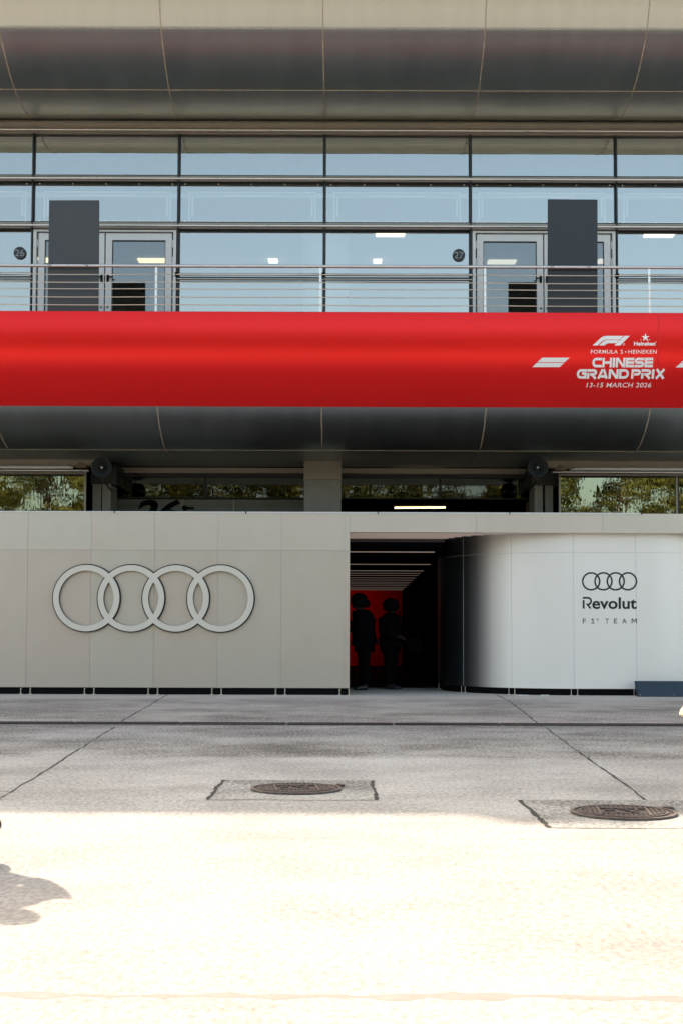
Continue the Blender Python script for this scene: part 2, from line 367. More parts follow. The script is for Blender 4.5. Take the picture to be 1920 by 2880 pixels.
wobble_line((-6, 6.35), (6, 6.32), .006, wvar=1, amp=.008, m=m_stain)
# crack at the second joint
for a, b in (((1655, 2126), (1652, 2138)), ((1655, 2126), (1672, 2127)), ((1652, 2138), (1658, 2138)), ((1810, 2313), (1818, 2322)), ((1818, 2322), (1814, 2332))):
    wobble_line(gx(*a), gx(*b), .012, name='crack', step=.03)
# inset patches
def patch(x0, x1, y0, y1, lw):
    o = MB().add([(x0, y0, .0008), (x1, y0, .0008), (x1, y1, .0008), (x0, y1, .0008)], [(0, 1, 2, 3)]).build('concrete_patch', m_patch); tag(o, kind='structure')
    for a, b, wd in (((x0, y0), (x0, y1), lw), ((x1, y0), (x1, y1), lw), ((x0, y0), (x1, y0), .009), ((x0, y1), (x1, y1), .006)):
        wobble_line(a, b, wd, 'patch_edge', z=.0022, step=.04, amp=.004, wvar=.55)
patch(-.775, .207, 7.745, 8.775, .022); patch(1.045, 2.1, 6.67, 7.775, .024)
# manhole covers
def manhole(cx, cy, r, label, rot):
    root = empty('manhole_cover', (cx, cy, 0), label, 'manhole cover', 'round iron manhole covers')
    def ringm(r0, r1, z0, z1, n=56):
        mb = MB(); vs = []
        for k in range(n):
            a = 2 * math.pi * k / n; c, s = math.cos(a), math.sin(a)
            vs += [(cx + r0 * c, cy + r0 * s, z1), (cx + r1 * c, cy + r1 * s, z1), (cx + r1 * c, cy + r1 * s, z0), (cx + r0 * c, cy + r0 * s, z0)]
        fs = []
        for k in range(n):
            a = 4 * k; b = 4 * ((k + 1) % n)
            fs += [(a, a + 1, b + 1, b), (a + 1, a + 2, b + 2, b + 1), (a + 3, a, b, b + 3)]
        return mb.add(vs, fs)
    ringm(r * .93, r, .004, .014).build('frame', m_iron, root)
    mb = MB(); n = 56; mb.add([(cx + .915 * r * math.cos(2 * math.pi * k / n), cy + .915 * r * math.sin(2 * math.pi * k / n), .009) for k in range(n)], [tuple(range(n))])
    plate = mb.build('plate', mat('iron_plate', (.085, .07, .065), .6, .4, var=.3, vscale=25), root)
    ringm(r * .80, r * .84, .0095, .016).build('raised_ring', m_iron, root)
    st = MB(); c, s = math.cos(rot), math.sin(rot)
    def stud(u, v, a, b, h=.016):
        X, Y = cx + u * c - v * s, cy + u * s + v * c
        st.add([(X + (du * c - dv * s), Y + (du * s + dv * c), z) for z in (.0095, h) for du, dv in ((-a, -b), (a, -b), (a, b), (-a, b))],
               [(4, 5, 6, 7), (0, 1, 5, 4), (1, 2, 6, 5), (2, 3, 7, 6), (3, 0, 4, 7)])
    k = int(r / .026)
    for i in range(-k, k + 1):
        for j in range(-k, k + 1):
            u, v = i * .026, j * .026
            if math.hypot(u, v) < r * .77 and not (abs(u) < r * .42 and abs(v) < r * .34): stud(u, v, .0085, .0085)
    for u in (-.46, .46): stud(u * r, 0, .006, r * .6, .018)
    for v in (-.37, .37): stud(0, v * r, r * .42, .006, .018)
    for (u, v, a, b) in ((-.25, .1, .09, .03), (-.12, -.12, .03, .13), (.08, .05, .05, .03), (.2, -.1, .09, .03), (.25, .18, .03, .08), (-.3, -.2, .06, .03), (0, .22, .1, .025)):
        stud(u * r, v * r, a * r, b * r, .018)
    st.build('raised_pattern', m_iron, root)
    MB().box(cx + r * .86, cx + r * 1.08, cy + r * .42, cy + r * .62, .004, .02).build('hinge_lug', m_iron, root, bevel=.004)
manhole(-.277, 8.26, .282, 'round iron manhole cover in the shade, set in a whole rough concrete square', .1)
manhole(1.535, 7.215, .285, 'round iron manhole cover on the edge of the sunlight, nearer and to the right', -.12)
# drain
dr = empty('drain_channel', (0, 14.1, 0), 'long narrow black drain running across the concrete in front of the walls', 'drain')
box('edge', m_kerb, dr, (-12, 12, 14.26, 14.40, 0, .006)); box('edge', m_kerb, dr, (-12, 12, 13.86, 13.92, 0, .006))
for i in range(21):
    xa = -11.97 + i * 1.14
    mb = MB().box(xa, xa + 1.12, 13.93, 14.25, .002, .010)
    mb.box(xa + .01, xa + 1.11, 13.95, 13.975, .0105, .014); mb.box(xa + .01, xa + 1.11, 14.205, 14.23, .0105, .014)
    for j in range(18): mb.box(xa + .03 + j * .06, xa + .055 + j * .06, 13.985, 14.195, .0105, .013)
    mb.build('grate', m_grate, dr)
wobble_line((-12, 14.42), (12, 14.42), .014, z=.0015)

# ---------------------------------------------------------------- pit building
B = empty('pit_building', (0, 24, 0), 'long metal clad race building with curved grey canopies, a glazed upper floor and numbered garages', 'building')
XA, XB = X0 - 8 * BAY, X0 + 8 * BAY
up = [(23.86, 10.30), (23.55, 10.30)] + [(22.9 + 2.55 * math.cos(R(a)), 12.8 + 2.55 * math.sin(R(a))) for a in range(-74, -132, -3)] + catmull([(21.17, 10.915), (20.98, 11.27), (20.84, 11.65), (20.70, 12.3), (20.65, 13.0), (20.71, 13.8), (20.90, 14.45), (21.4, 14.95), (22.2, 15.3), (24.5, 15.35)], 6)
MB().extr(up, XA, XB).build('upper_canopy', m_clad, B, smooth=True)
uc = [o for o in bpy.data.objects if o.name == 'upper_canopy'][0]
lo_ = [(24.95, 4.13), (24.2, 4.10), (23.5, 4.075), (22.9, 4.07)] + [(22.47 + 1.74 * math.cos(R(a)), 5.815 + 1.745 * math.sin(R(a))) for a in range(-90, -187, -3)] + [(21.6, 6.02)]
lc = MB().extr(lo_, XA, XB).build('lower_canopy', m_clad2, B, smooth=True)
def seam_along(prof, i0, i1, x, parent, wd=.011):
    vs = []; P = prof[i0:i1]
    for i, (y, z) in enumerate(P):
        a = P[max(0, i - 1)]; b = P[min(len(P) - 1, i + 1)]; d = math.hypot(b[0] - a[0], b[1] - a[1]); n = ((b[1] - a[1]) / d, -(b[0] - a[0]) / d)
        if (n[0] * -1 + n[1] * -.3) < 0: n = (-n[0], -n[1])
        jx = random.uniform(-.002, .002)
        vs += [(x - wd + jx, y, z), (x - wd + jx, y + n[0] * .006, z + n[1] * .006), (x + wd + jx, y + n[0] * .006, z + n[1] * .006), (x + wd + jx, y, z)]
    fs = []
    for i in range(len(P) - 1):
        for k in range(3): fs.append((4 * i + k, 4 * i + k + 1, 4 * i + 4 + k + 1, 4 * i + 4 + k))
    return MB().add(vs, fs).build('seam', m_seam, parent)
for k in range(-4, 5):
    seam_along(up, 1, 60, X0 + k * BAY, uc, .0095); seam_along(lo_, 1, 26, X0 + k * BAY, lc, .0095)
def seam_h(prof, py, parent, r=.0065):
    def proj(p): d = Vector((0, p[0], p[1] - CAMZ)); return CY - F_PX * d.dot(vU) / d.dot(vF)
    P2 = [((a[0] * (8 - k) + b[0] * k) / 8, (a[1] * (8 - k) + b[1] * k) / 8) for a, b in zip(prof[:40], prof[1:41]) for k in range(8)]
    y, z = min(P2, key=lambda p: abs(proj(p) - py))
    MB().box(XA, XB, y - r, y + .01, z - r * .9, z + r * .9).build('seam', m_seam, parent)
for t_ in (255, 82): seam_h(up, t_, uc)
for t_ in (1267, 1142): seam_h(lo_, t_, lc)
box('roof_block', m_clad, B, (XA, XB, 24.5, 40, 10.9, 15.3))
box('roof_shadow_box', m_clad, B, (-6.6, -5.85, 21.6, 23.2, 15.0, 15.6))  # unseen box added to step the roof's shadow edge on the ground
box('back_wall', m_col, B, (XA, XB, 40.01, 40.2, 0, 15.3)); box('end_wall', m_col, B, (XA - .2, XA - .01, 23.7, 40.2, 0, 15.3)); box('end_wall', m_col, B, (XB + .01, XB + .2, 23.7, 40.2, 0, 15.3))
# upper facade rails and fascias
def zf(py, Y=YF): return at(960, py, Y)[1]
def hbar(name, m, p0, p1, y0, y1, xa=XA, xb=XB): return box(name, m, B, (xa, xb, y0, y1, zf(p1), zf(p0)))
box('fascia', m_trim, B, (XA, XB, YF - .10, YF + .05, 10.105, 10.305))
MB().tube([(XA, YF - .16, zf(367, YF - .16)), (XB, YF - .16, zf(367, YF - .16))], .026).build('facade_rail', m_steel, B, smooth=True)
for py, a, b in ((503.5, 498, 517), (636, 629, 650)):
    box('transom', m_trim, B, (XA, XB, YF - .07, YF + .05, zf(b) + .012, zf(a) - .012))
    box('transom_shadow_gap', m_dframe, B, (XA, XB, YF - .055, YF + .04, zf(b) - .012, zf(b) + .012)); box('transom_shadow_gap', m_dframe, B, (XA, XB, YF - .055, YF + .04, zf(a) - .012, zf(a) + .012))
    z = zf(py, YF - .17)
    MB().tube([(XA, YF - .17, z), (XB, YF - .17, z)], .030).build('facade_rail', m_steel, B, smooth=True)
    mb = MB()
    for k in range(-5, 6):
        MB().box(X0 + k * BAY - .012, X0 + k * BAY + .012, YF - .17, YF - .06, z - .02, z + .01).build('rail_bracket', m_dframe, B)
rows = [('upper_window', 383, 498, m_glass), ('middle_window', 519, 629, m_glass)]
z_head = zf(652); z_floor = 5.85
for k in range(-5, 6):
    x = X0 + k * BAY
    box('mullion', m_dframe, B, (x - .014, x + .014, YF - .075, YF + .06, z_floor, 10.10))
    MB().box(x - .012, x + .012, YF - .10, YF - .0755, z_floor, 10.10).build('mullion_cap', m_trim if 0 else m_dframe, B)
def window(xa, xb, z0, z1, fr=.010, clips=False, g=None):
    mb = MB(); y0, y1 = YF - .03, YF + .04
    mb.box(xa, xb, y0, y1, z0, z0 + fr); mb.box(xa, xb, y0, y1, z1 - fr, z1); mb.box(xa, xa + fr, y0, y1, z0 + fr, z1 - fr); mb.box(xb - fr, xb, y0, y1, z0 + fr, z1 - fr)
    f = mb.build('window', m_dframe, B)
    MB().add([(xa + fr, YF, z0 + fr), (xb - fr, YF, z0 + fr), (xb - fr, YF, z1 - fr), (xa + fr, YF, z1 - fr)], [(0, 1, 2, 3)]).build('pane', g or m_glass, f)
    if clips:
        for i in range(5):
            xx = xa + .1 + (xb - xa - .2) * i / 4
            for zz in (z0 + .004, z1 - .024): MB().box(xx - .014, xx + .014, y0 - .012, y0 - .001, zz, zz + .02).build('clip', m_steel, f)
        # inner opening frame seen behind the glass
        m2 = MB(); a = .14; Yi = YF + .12
        for (p, q, s_, t_) in ((xa + a, xb - a, z1 - .13, z1 - .10), (xa + a, xb - a, z0 + .06, z0 + .08), (xa + a, xa + a + .03, z0 + .08, z1 - .13), (xb - a - .03, xb - a, z0 + .08, z1 - .13)): m2.box(p, q, Yi, Yi + .05, s_, t_)
        for xx in (xa + a + .06, xb - a - .09): m2.box(xx, xx + .03, Yi, Yi + .04, z0 + .16, z1 - .2)
        m2.box(xa + .8, xb - .8, Yi, Yi + .06, z1 - .20, z1 - .16)
        m2.build('inner_frame', m_white, f)
for k in range(-4, 4):
    xa = X0 + k * BAY + .019; xb = X0 + (k + 1) * BAY - .019
    window(xa, xb, zf(497), zf(384)); window(xa, xb, zf(628), zf(519), clips=True)
    if k in (-2, 1): continue
    window(xa, xb, zf(784), zf(652)); window(xa, xb, z_floor, zf(787))
    zt = zf(773, YF - .12)
    a2, b2 = xa - .03, xb + .03
    if k in (-3, -1, 0, 2, 3, -4):
        MB().tube([(a2, YF - .12, zt), (b2, YF - .12, zt + .004)], .024).tube([(a2, YF - .10, zt - .075), (b2, YF - .10, zt - .075)], .012).build('guard_rail', m_steel, B, smooth=True)
        mb = MB(); mb.box(a2 - .03, a2 + .03, YF - .15, YF - .08, zt - .03, zt + .035); mb.build('rail_cap', m_black, B)
# interior of the upper floor
box('room_floor', m_infloor, B, (XA, XB, YF + .08, 36, z_floor - .1, z_floor))
box('room_ceiling', m_inceil, B, (XA, XB, YF + .9, 36, 9.24, 9.34)); box('room_ceiling_edge', m_col, B, (XA, XB, YF + .9, YF + 1.1, 9.345, 10.3))
box('room_wall', m_inwall, B, (XA, XB, 31.5, 31.7, z_floor, 9.23))
for cx in (X0, X0 - 3 * BAY, X0 + 3 * BAY):
    MB().tube([(cx, 25.6, z_floor), (cx, 25.6, 9.23)], .46, 32).build('round_column', m_inwall, B, smooth=True)
# doors
def doors(k, panel_side):
    xa = X0 + k * BAY + .03; xb = X0 + (k + 1) * BAY - .03; zt = zf(652)
    ja = xa; jb = xb
    fr = MB().box(ja, ja + .055, YF - .09, YF + .06, z_floor, zt).box(jb - .055, jb, YF - .09, YF + .06, z_floor, zt).box(ja + .055, jb - .055, YF - .085, YF + .06, zt - .035, zt).build('door_frame', m_wframe, B)
    mid = (ja + jb) / 2 - .0
    for (a, b, hs) in ((ja + .085, mid - .012, -1), (mid + .012, jb - .085, 1)):
        z0, z1 = z_floor + .02, zt - .055; st = .115
        d = MB().box(a, a + st, YF - .05, YF + .02, z0, z1).box(b - st, b, YF - .05, YF + .02, z0, z1).box(a + st, b - st, YF - .048, YF + .02, z1 - .125, z1).box(a + st, b - st, YF - .048, YF + .02, z0, z0 + .16).build('door', m_wframe, B)
        MB().box(a + st, b - st, YF - .012, YF - .004, z0 + .16, z1 - .125).build('pane', m_glassd, d)
        gsk = MB()
        for (p, q, s_, t_) in ((a + st, b - st, z1 - .137, z1 - .1255), (a + st, a + st + .012, z0 + .16, z1 - .137), (b - st - .012, b - st, z0 + .16, z1 - .137)): gsk.box(p, q, YF - .04, YF - .013, s_, t_)
        gsk.build('gasket', m_dframe, d)
        hx = (b - .045) if hs < 0 else (a + .045)
        zh = zf(785)
        MB().box(hx - .02, hx + .02, YF - .065, YF - .0505, zh - .09, zh + .05).box(hx - .012, hx + .012, YF - .10, YF - .0655, zh - .02, zh + .02).box(min(hx, hx + hs * .10), max(hx, hx + hs * .10), YF - .115, YF - .1005, zh - .012, zh + .012).build('handle', m_black, d)
        MB().tube([(hx, YF - .0505, zf(868)), (hx, YF - .07, zf(868))], .016).build('lock', m_dframe, d)
        hxx = a - .02 if hs < 0 else b + .02
        for zz in (zf(690), zf(738), 6.3): MB().tube([(hxx, YF - .06, zz - .07), (hxx, YF - .06, zz + .07)], .014).build('hinge', m_wframe, d)
doors(-2, 0); doors(1, 1)
# number discs on the glass
def disc_sign(px, py, s, box_, r=.112):
    X, Z = at(px, py, YF - .035); n = 40; y = YF - .034
    d = MB().poly([(X + r * math.cos(2 * math.pi * k / n), Z + r * math.sin(2 * math.pi * k / n)) for k in range(n)], (y - .004, y)).build('number_sign', m_board2, B)
    marks('number', [fit(text2d(s), *box_)], lambda a, b: at(a, b, y), mat('grey_print', (.30, .32, .34), .5), d, lambda x_, z_: y - .004, off=.002)
q = 1 / 1.6333
disc_sign(92 * q, 340 + 606 * q, '26', (71 * q, 340 + 591 * q, 113 * q, 340 + 622 * q))
disc_sign(960 + 538 * q, 340 + 616 * q, '27', (960 + 517 * q, 340 + 602 * q, 960 + 559 * q, 340 + 632 * q))
# balcony floor and railing
box('balcony_floor', m_col, B, (XA, XB, 21.3, YF - .1, 5.6, z_floor))
YR = 21.10
rl = MB().tube([(XA, YR, 6.925), (XB, YR, 6.925)], .026, 14).build('handrail', m_steel, B, smooth=True)
for k in range(-6, 7):
    x = at(901, 800, YR)[0] + k * 2.667
    p = MB().box(x - .018, x + .018, YR - .008, YR + .008, 5.86, 6.90).box(x - .03, x + .03, YR - .03, YR + .03, 5.852, 5.8595).build('rail_post', m_steel, B)
for py in (773, 795, 814, 837, 859):
    z = at(960, py, YR)[1]; mb = MB(); 
    for k in range(-4, 4):
        x0_ = at(901, 800, YR)[0] + k * 2.667; sag = random.uniform(.002, .012)
        mb.tube([(x0_ + 2.667 * i / 8, YR - .012, z - sag * math.sin(math.pi * i / 8)) for i in range(9)], .0075, 6, cap=False)
    mb.build('rail_wire', m_steel, B, smooth=True)
# ground floor facade
YG = 23.6; YH = 24.9
def gz_(py, Y): return at(960, py, Y)[1]
xl = at(243, 1380, YG)[0]; xr = at(1570, 1380, YG)[0]
for (a, b, sgn) in ((XA, xl, -1), (xr, XB, 1)):
    box('fascia', m_trim, B, (a - (.02 if sgn < 0 else .35), b + (.35 if sgn < 0 else .02), YG - .02, YG + .1, gz_(1315, YG), 4.10))
    z0 = gz_(1326, YG - .3)
    a3, b3 = (a, xl + .10) if sgn < 0 else (xr - .16, b)
    MB().tube([(a3, YG - .3, z0), (b3, YG - .3, z0)], .028).build('facade_rail', m_steel, B, smooth=True)
    a4, b4 = (a, xl - .17) if sgn < 0 else (xr + .14, b)
    MB().tube([(a4, YG - .36, gz_(1317, YG - .36)), (b4, YG - .36, gz_(1317, YG - .36))], .027).build('facade_rail', m_white, B, smooth=True)
    box('head', m_trim, B, (a, b, YG - .05, YG + .06, gz_(1337, YG), gz_(1331, YG)))
    n = 5; 
    edges = [xl, xl - 2.35, xl - 4.7, xl - 7.05] if sgn < 0 else [xr, at(1903, 1380, YG)[0], at(1903, 1380, YG)[0] + 2.35, at(1903, 1380, YG)[0] + 4.7]
    for i in range(3):
        e0, e1 = sorted((edges[i], edges[i + 1])); zt = gz_(1338, YG)
        f = MB().box(e0 + .0, e0 + .03, YG - .03, YG + .03, .05, zt).box(e1 - .03, e1, YG - .03, YG + .03, .05, zt).box(e0 + .03, e1 - .03, YG - .03, YG + .03, .05, .12).build('glass_door', m_trim if i == 0 else m_dframe, B)
        MB().add([(e0 + .03, YG, .12), (e1 - .03, YG, .12), (e1 - .03, YG, zt), (e0 + .03, YG, zt)], [(0, 1, 2, 3)]).build('pane', m_glassg, f)
# piers beside the openings
for (p0, p1) in ((261, 285), (288, 312), (1502, 1525), (1532, 1554)):
    a, b = at(p0, 1400, 23.9)[0], at(p1, 1400, 23.9)[0]
    box('pier', m_col, B, (a, b, 23.9, 24.6, 0, gz_(1364, 23.9)))
for (p0, p1) in ((262, 312), (1502, 1554)):
    a, b = at(p0, 1400, 24.0)[0], at(p1, 1400, 24.0)[0]
    box('pier_head', m_dframe, B, (a - .05, b + .1, 24.0, 24.9, gz_(1362, 23.9) + .002, 4.05))
# centre column
a, b = at(854, 1400, 23.65)[0], at(960, 1400, 23.65)[0]
box('column', m_col, B, (a + .005, b - .005, 23.67, 24.8, 0, gz_(1350, 23.65)))
ch = box('column_head', m_beigeblock, B, (a, b, 23.65, 24.85, gz_(1349, 23.65), 4.12))
# garage fronts
bxs = [(at(320, 1400, YH)[0], at(853, 1400, YH)[0] + .1), (at(960, 1400, YH)[0] - .1, at(1505, 1400, YH)[0])]
for gi, (a, b) in enumerate(bxs):
    box('fascia', m_trim, B, (a, b, YH - .02, YH + .1, gz_(1332, YH), gz_(1317, YH)))
    box('transom', m_dframe, B, (a, b, YH, YH + .1, gz_(1344, YH), gz_(1333, YH)))
    j = at((579, 1237)[gi], 1400, YH)[0]
    for (e0, e1) in ((a, j), (j, b)):
        zt, zb = gz_(1345, YH), gz_(1403, YH)
        f = MB().box(e0, e0 + .025, YH - .01, YH + .05, zb, zt).box(e1 - .025, e1, YH - .01, YH + .05, zb, zt).box(e0 + .025, e1 - .025, YH - .01, YH + .05, zb, zb + .02).build('transom_window', m_dframe, B)
        MB().add([(e0 + .025, YH + .01, zb + .02), (e1 - .025, YH + .01, zb + .02), (e1 - .025, YH + .01, zt), (e0 + .025, YH + .01, zt)], [(0, 1, 2, 3)]).build('pane', m_glassr, f)
a, b = bxs[0]
sh_ = MB(); zt = gz_(1404, YH) - .01
for i in range(28): sh_.box(a, b, YH + .02 + (.004 if i % 2 else 0), YH + .06, zt - .12 * (i + 1) + .004, zt - .12 * i)
shut = sh_.build('shutter', m_shutter, B)
for px in (513, 657):
    xx = at(px, 1420, YH)[0]; box('post', m_trim, shut, (xx - .012, xx + .012, YH + .0, YH + .0195, 0, zt))
marks('garage_number', [fit(text2d('26', bold=.03, shear=.3), 370, 1404, 507, 1478)], lambda u, v: at(u, v, YH + .02), m_black, shut, lambda x_, z_: YH + .02, off=.003)
xx, zz = at(533, 1429, YH); MB().tube([(xx - .10, YH - .04, zz), (xx + .09, YH - .04, zz)], .018).tube([(xx - .09, YH - .03, zz), (xx - .09, YH + .02, zz)], .05).build('latch', m_black, shut)
box('garage_wall', m_tunnel, B, (XA, XB, 39, 39.2, 0, 5.6)); 
box('garage_wall', m_tunnel, B, (a - .25, a - .02, YH + .1, 38.9, 0, 4.05)); box('garage_ceiling', m_tunnel, B, (XA, XB, 25.2, 38.9, 4.2, 4.3))
x_, z_ = at(1494, 1427, 25.4); box('locker', mat('brown_locker', (.22, .12, .06), .6), B, (x_ - .06, x_ + .1, 25.4, 25.8, 0, z_ + .12))

# ---------------------------------------------------------------- event banner on the lower canopy
bp_ = [(21.2, 6.105), (20.85, 6.11), (20.775, 6.10)] + [(22.47 - math.sqrt(1.755 ** 2 - (z - 5.815) ** 2), z) for z in [6.085 - i * (6.085 - 4.635) / 40 for i in range(41)]]
def bsurf(x, z):
    for (y0, z0), (y1, z1) in zip(bp_, bp_[1:]):
        if z1 <= z <= z0 and z0 - z1 > 1e-6: return y0 + (y1 - y0) * (z0 - z) / (z0 - z1)
    return 20.8
ban = MB()
nx = 120; nb = len(bp_)
vs = []
for i in range(nx + 1):
    x = XA + (XB - XA) * i / nx
    for (y, z) in bp_: vs.append((x, y, z))
ban.add(vs, [(i * nb + j, i * nb + j + 1, (i + 1) * nb + j + 1, (i + 1) * nb + j) for i in range(nx) for j in range(nb - 1)])
banner = ban.build('event_banner', m_red, None, smooth=True); tag(banner, 'long glossy red banner with white race lettering, wrapped round the balcony edge', 'banner')
for pj in (1848,):
    xk = at(pj, 950, 20.8)[0]
    MB().add([(xk + dx_, y - .0025 - .002 * (z > 6.1), z) for y, z in bp_[3:] for dx_ in (-.006, .006)], [(2 * i, 2 * i + 1, 2 * i + 3, 2 * i + 2) for i in range(len(bp_) - 4)]).build('welded_join', mat('red_join', (.72, .012, .014), .5, .2), banner)
xj = at(1848, 950, 20.8)[0]
def zpt(u, v): return 1400 + u / 3.0154, 860 + v / 3.0154
cvb = lambda u, v: at(*zpt(u, v), 20.80)
P = lambda *p: (list(p), [tuple(range(len(p)))])
f1 = [P((792, 345), (858, 284), (876, 271), (905, 265), (1052, 265), (1022, 296), (905, 296), (885, 301), (866, 314), (835, 345)),
      P((845, 345), (880, 313), (895, 303), (915, 300), (1018, 300), (992, 326), (930, 326), (914, 330), (890, 345)),
      P((1060, 265), (1105, 265), (1025, 345), (975, 345))]
marks('emblem', f1, cvb, m_print, banner, bsurf, .03)
sl = [P((370, 443), (602, 443), (562, 480), (330, 480)), P((325, 485), (557, 485), (522, 519), (289, 519))]
marks('slash_mark', sl, cvb, m_print, banner, bsurf, .03)
marks('slash_mark', [([(x + 1216, y + 3) for x, y in vs], fs) for vs, fs in sl], cvb, m_print, banner, bsurf, .03)
star = [(1237 + (36 if i % 2 == 0 else 14) * math.sin(math.pi * i / 5), 279 - (36 if i % 2 == 0 else 14) * math.cos(math.pi * i / 5)) for i in range(10)]
star_sh = (star + [(1237, 279)], [(i, (i + 1) % 10, 10) for i in range(10)])
marks('star', [star_sh], cvb, m_print, banner, bsurf, .03)
T = text2d
marks('sponsor_lettering', [fit(T('Heineken', .035), 1141, 313, 1322, 346), fit(T('EST'), 1192, 294, 1208, 301), fit(T('1873'), 1262, 294, 1279, 301)], cvb, m_print, banner, bsurf, .03)
marks('registered_mark', [ribbon(arc(1056, 335, 8.5, 8.5, 0, 360, 18), 2), fit(T('R'), 1052.5, 330, 1060, 340), ribbon(arc(1325, 316, 4.5, 4.5, 0, 360, 12), 1.6)], cvb, m_print, banner, bsurf, .03)
for w_s, xa_, xb_, ya_, yb_ in (('FORMULA', 779, 1007, 380, 411), ('1', 1030, 1049, 380, 411), ('\u2022', 1067, 1079, 391, 403), ('HEINEKEN', 1096, 1336, 380, 411)):
    if w_s == '1': marks('title_lettering', [ribbon([(1030, 388), (1040, 382), (1043, 380)], 5), P((1040, 380), (1045, 380), (1045, 407), (1040, 407)), P((1031, 406), (1050, 406), (1050, 411), (1031, 411))], cvb, m_print, banner, bsurf, .03)
    else: marks('title_lettering', [fit(T(w_s, .006, space=1.08), xa_, ya_, xb_, yb_)], cvb, m_print, banner, bsurf, .03)
marks('event_lettering', heavy('CHINESE', 796, 444, 1310, 521) + heavy('GRAND PRIX', 670, 535, 1422, 610), cvb, m_print, banner, bsurf, .03, dl=.0002)
marks('date_lettering', [fit(T('13-15 MARCH 2026', .006, shear=.12, space=1.05), 760, 641, 1313, 677)], cvb, m_print, banner, bsurf, .03)

# ---------------------------------------------------------------- horn loudspeakers
def horn(px, py, side, label):
    Yh = 22.9; X, Z = at(px, py, Yh)
    root = empty('horn_loudspeaker', (X, Yh, Z), label, 'loudspeaker', 'horn loudspeakers under the lower canopy')
    def lathe(prof, n=36):
        vs = [(X + r * math.cos(2 * math.pi * k / n), Yh + d, Z + r * math.sin(2 * math.pi * k / n)) for r, d in prof for k in range(n)]
        return MB().add(vs, [(i * n + k, i * n + (k + 1) % n, (i + 1) * n + (k + 1) % n, (i + 1) * n + k) for i in range(len(prof) - 1) for k in range(n)])
    lathe([(.176, .02), (.182, .0), (.176, -.012), (.168, 0), (.14, .06), (.10, .12), (.07, .16), (.045, .22), (.04, .24), (.05, .245), (.08, .19), (.112, .13), (.15, .07), (.176, .02)]).build('horn', m_horn, root, smooth=True)
    lathe([(.001, .04), (.022, .045), (.026, .06), (.026, .16), (.03, .2)]).build('core', m_horn, root, smooth=True)
    lathe([(.001, .030), (.016, .032), (.019, .0395)]).build('cap', m_white, root, smooth=True)
    lathe([(.001, .34), (.055, .34), (.06, .32), (.06, .25), (.001, .25)]).build('driver', m_horn, root, smooth=True)
    MB().tube([(X - side * .02, Yh + .30, Z - .05), (X - side * .02, Yh + .3, Z - .2), (X + side * .0, 24.0, Z - .3)], .016).build('bracket', m_dframe, root)
    MB().tube([(X, Yh + .3, Z + .05), (X, Yh + .3, 4.06)], .012).build('hanger', m_dframe, root)
horn(286, 1314, 1, 'grey horn loudspeaker under the canopy above the wall with the large rings')
horn(1512, 1314, -1, 'grey horn loudspeaker under the canopy above the pearl white curved wall')
# small junction blocks beside the horns
for (px, py, lb) in ((228, 1311, 'small brown cable box beside the left horn loudspeaker'), (1577, 1318, 'small brown cable box beside the right horn loudspeaker')):
    X, Z = at(px, py, 23.1)
    e = MB().box(X - .10, X + .10, 23.1, 23.2, Z - .025, Z + .025).box(X - .04, X + .05, 23.08, 23.2, Z + .0255, Z + .06).tube([(X - .24, 23.15, Z + .03), (X, 23.15, Z - .01), (X + .24, 23.15, Z + .02)], .01).build('cable_box', mat('brown_plastic', (.16, .11, .07), .6, var=.3, vscale=20)); tag(e, lb, 'cable box')

# ---------------------------------------------------------------- dark boards tied to the railing
def board(p, m, label, k):
    (x0, y0), (x1, y1), (x2, y2), (x3, y3) = p; Yb = 21.16
    root_loc = (at((x0 + x1) / 2, y0, Yb)[0], Yb, z_floor)
    root = empty('display_board', root_loc, label, 'board', 'boards tied behind the balcony railing')
    c = [at(*q_, Yb) for q_ in p]
    zb = z_floor + .01
    def ext(t_, b_): f = (t_[1] - zb) / (t_[1] - b_[1]); return (t_[0] + (b_[0] - t_[0]) * f, zb)
    pts = [ext(c[0], c[3]), ext(c[1], c[2]), c[1], c[0]]
    MB().poly(pts, (Yb, Yb + .05)).build('panel', m, root, bevel=.004)
    for fx in (.12, .86):
        xx = c[0][0] + (c[1][0] - c[0][0]) * fx
        MB().tube([(xx, Yb + .06, 6.93), (xx - .02, Yb - .02, 6.90), (xx - .04, YR - .03, 6.91), (xx - .03, YR - .03, 6.95), (xx + .01, Yb - .02, 6.955), (xx, Yb + .06, 6.95)], .004, 6).tube([(xx - .04, YR - .032, 6.91), (xx - .10, YR - .05, 6.945)], .003, 6).build('cable_tie', m_black, root)
board(((139, 563), (279, 563), (277, 877), (134, 877)), m_board, 'tall charcoal board behind the railing by the disc numbered 26', 0)
board(((1540, 560), (1679, 561), (1679, 880), (1539, 880)), m_board2, 'tall blue black board behind the railing by the disc numbered 27', 1)

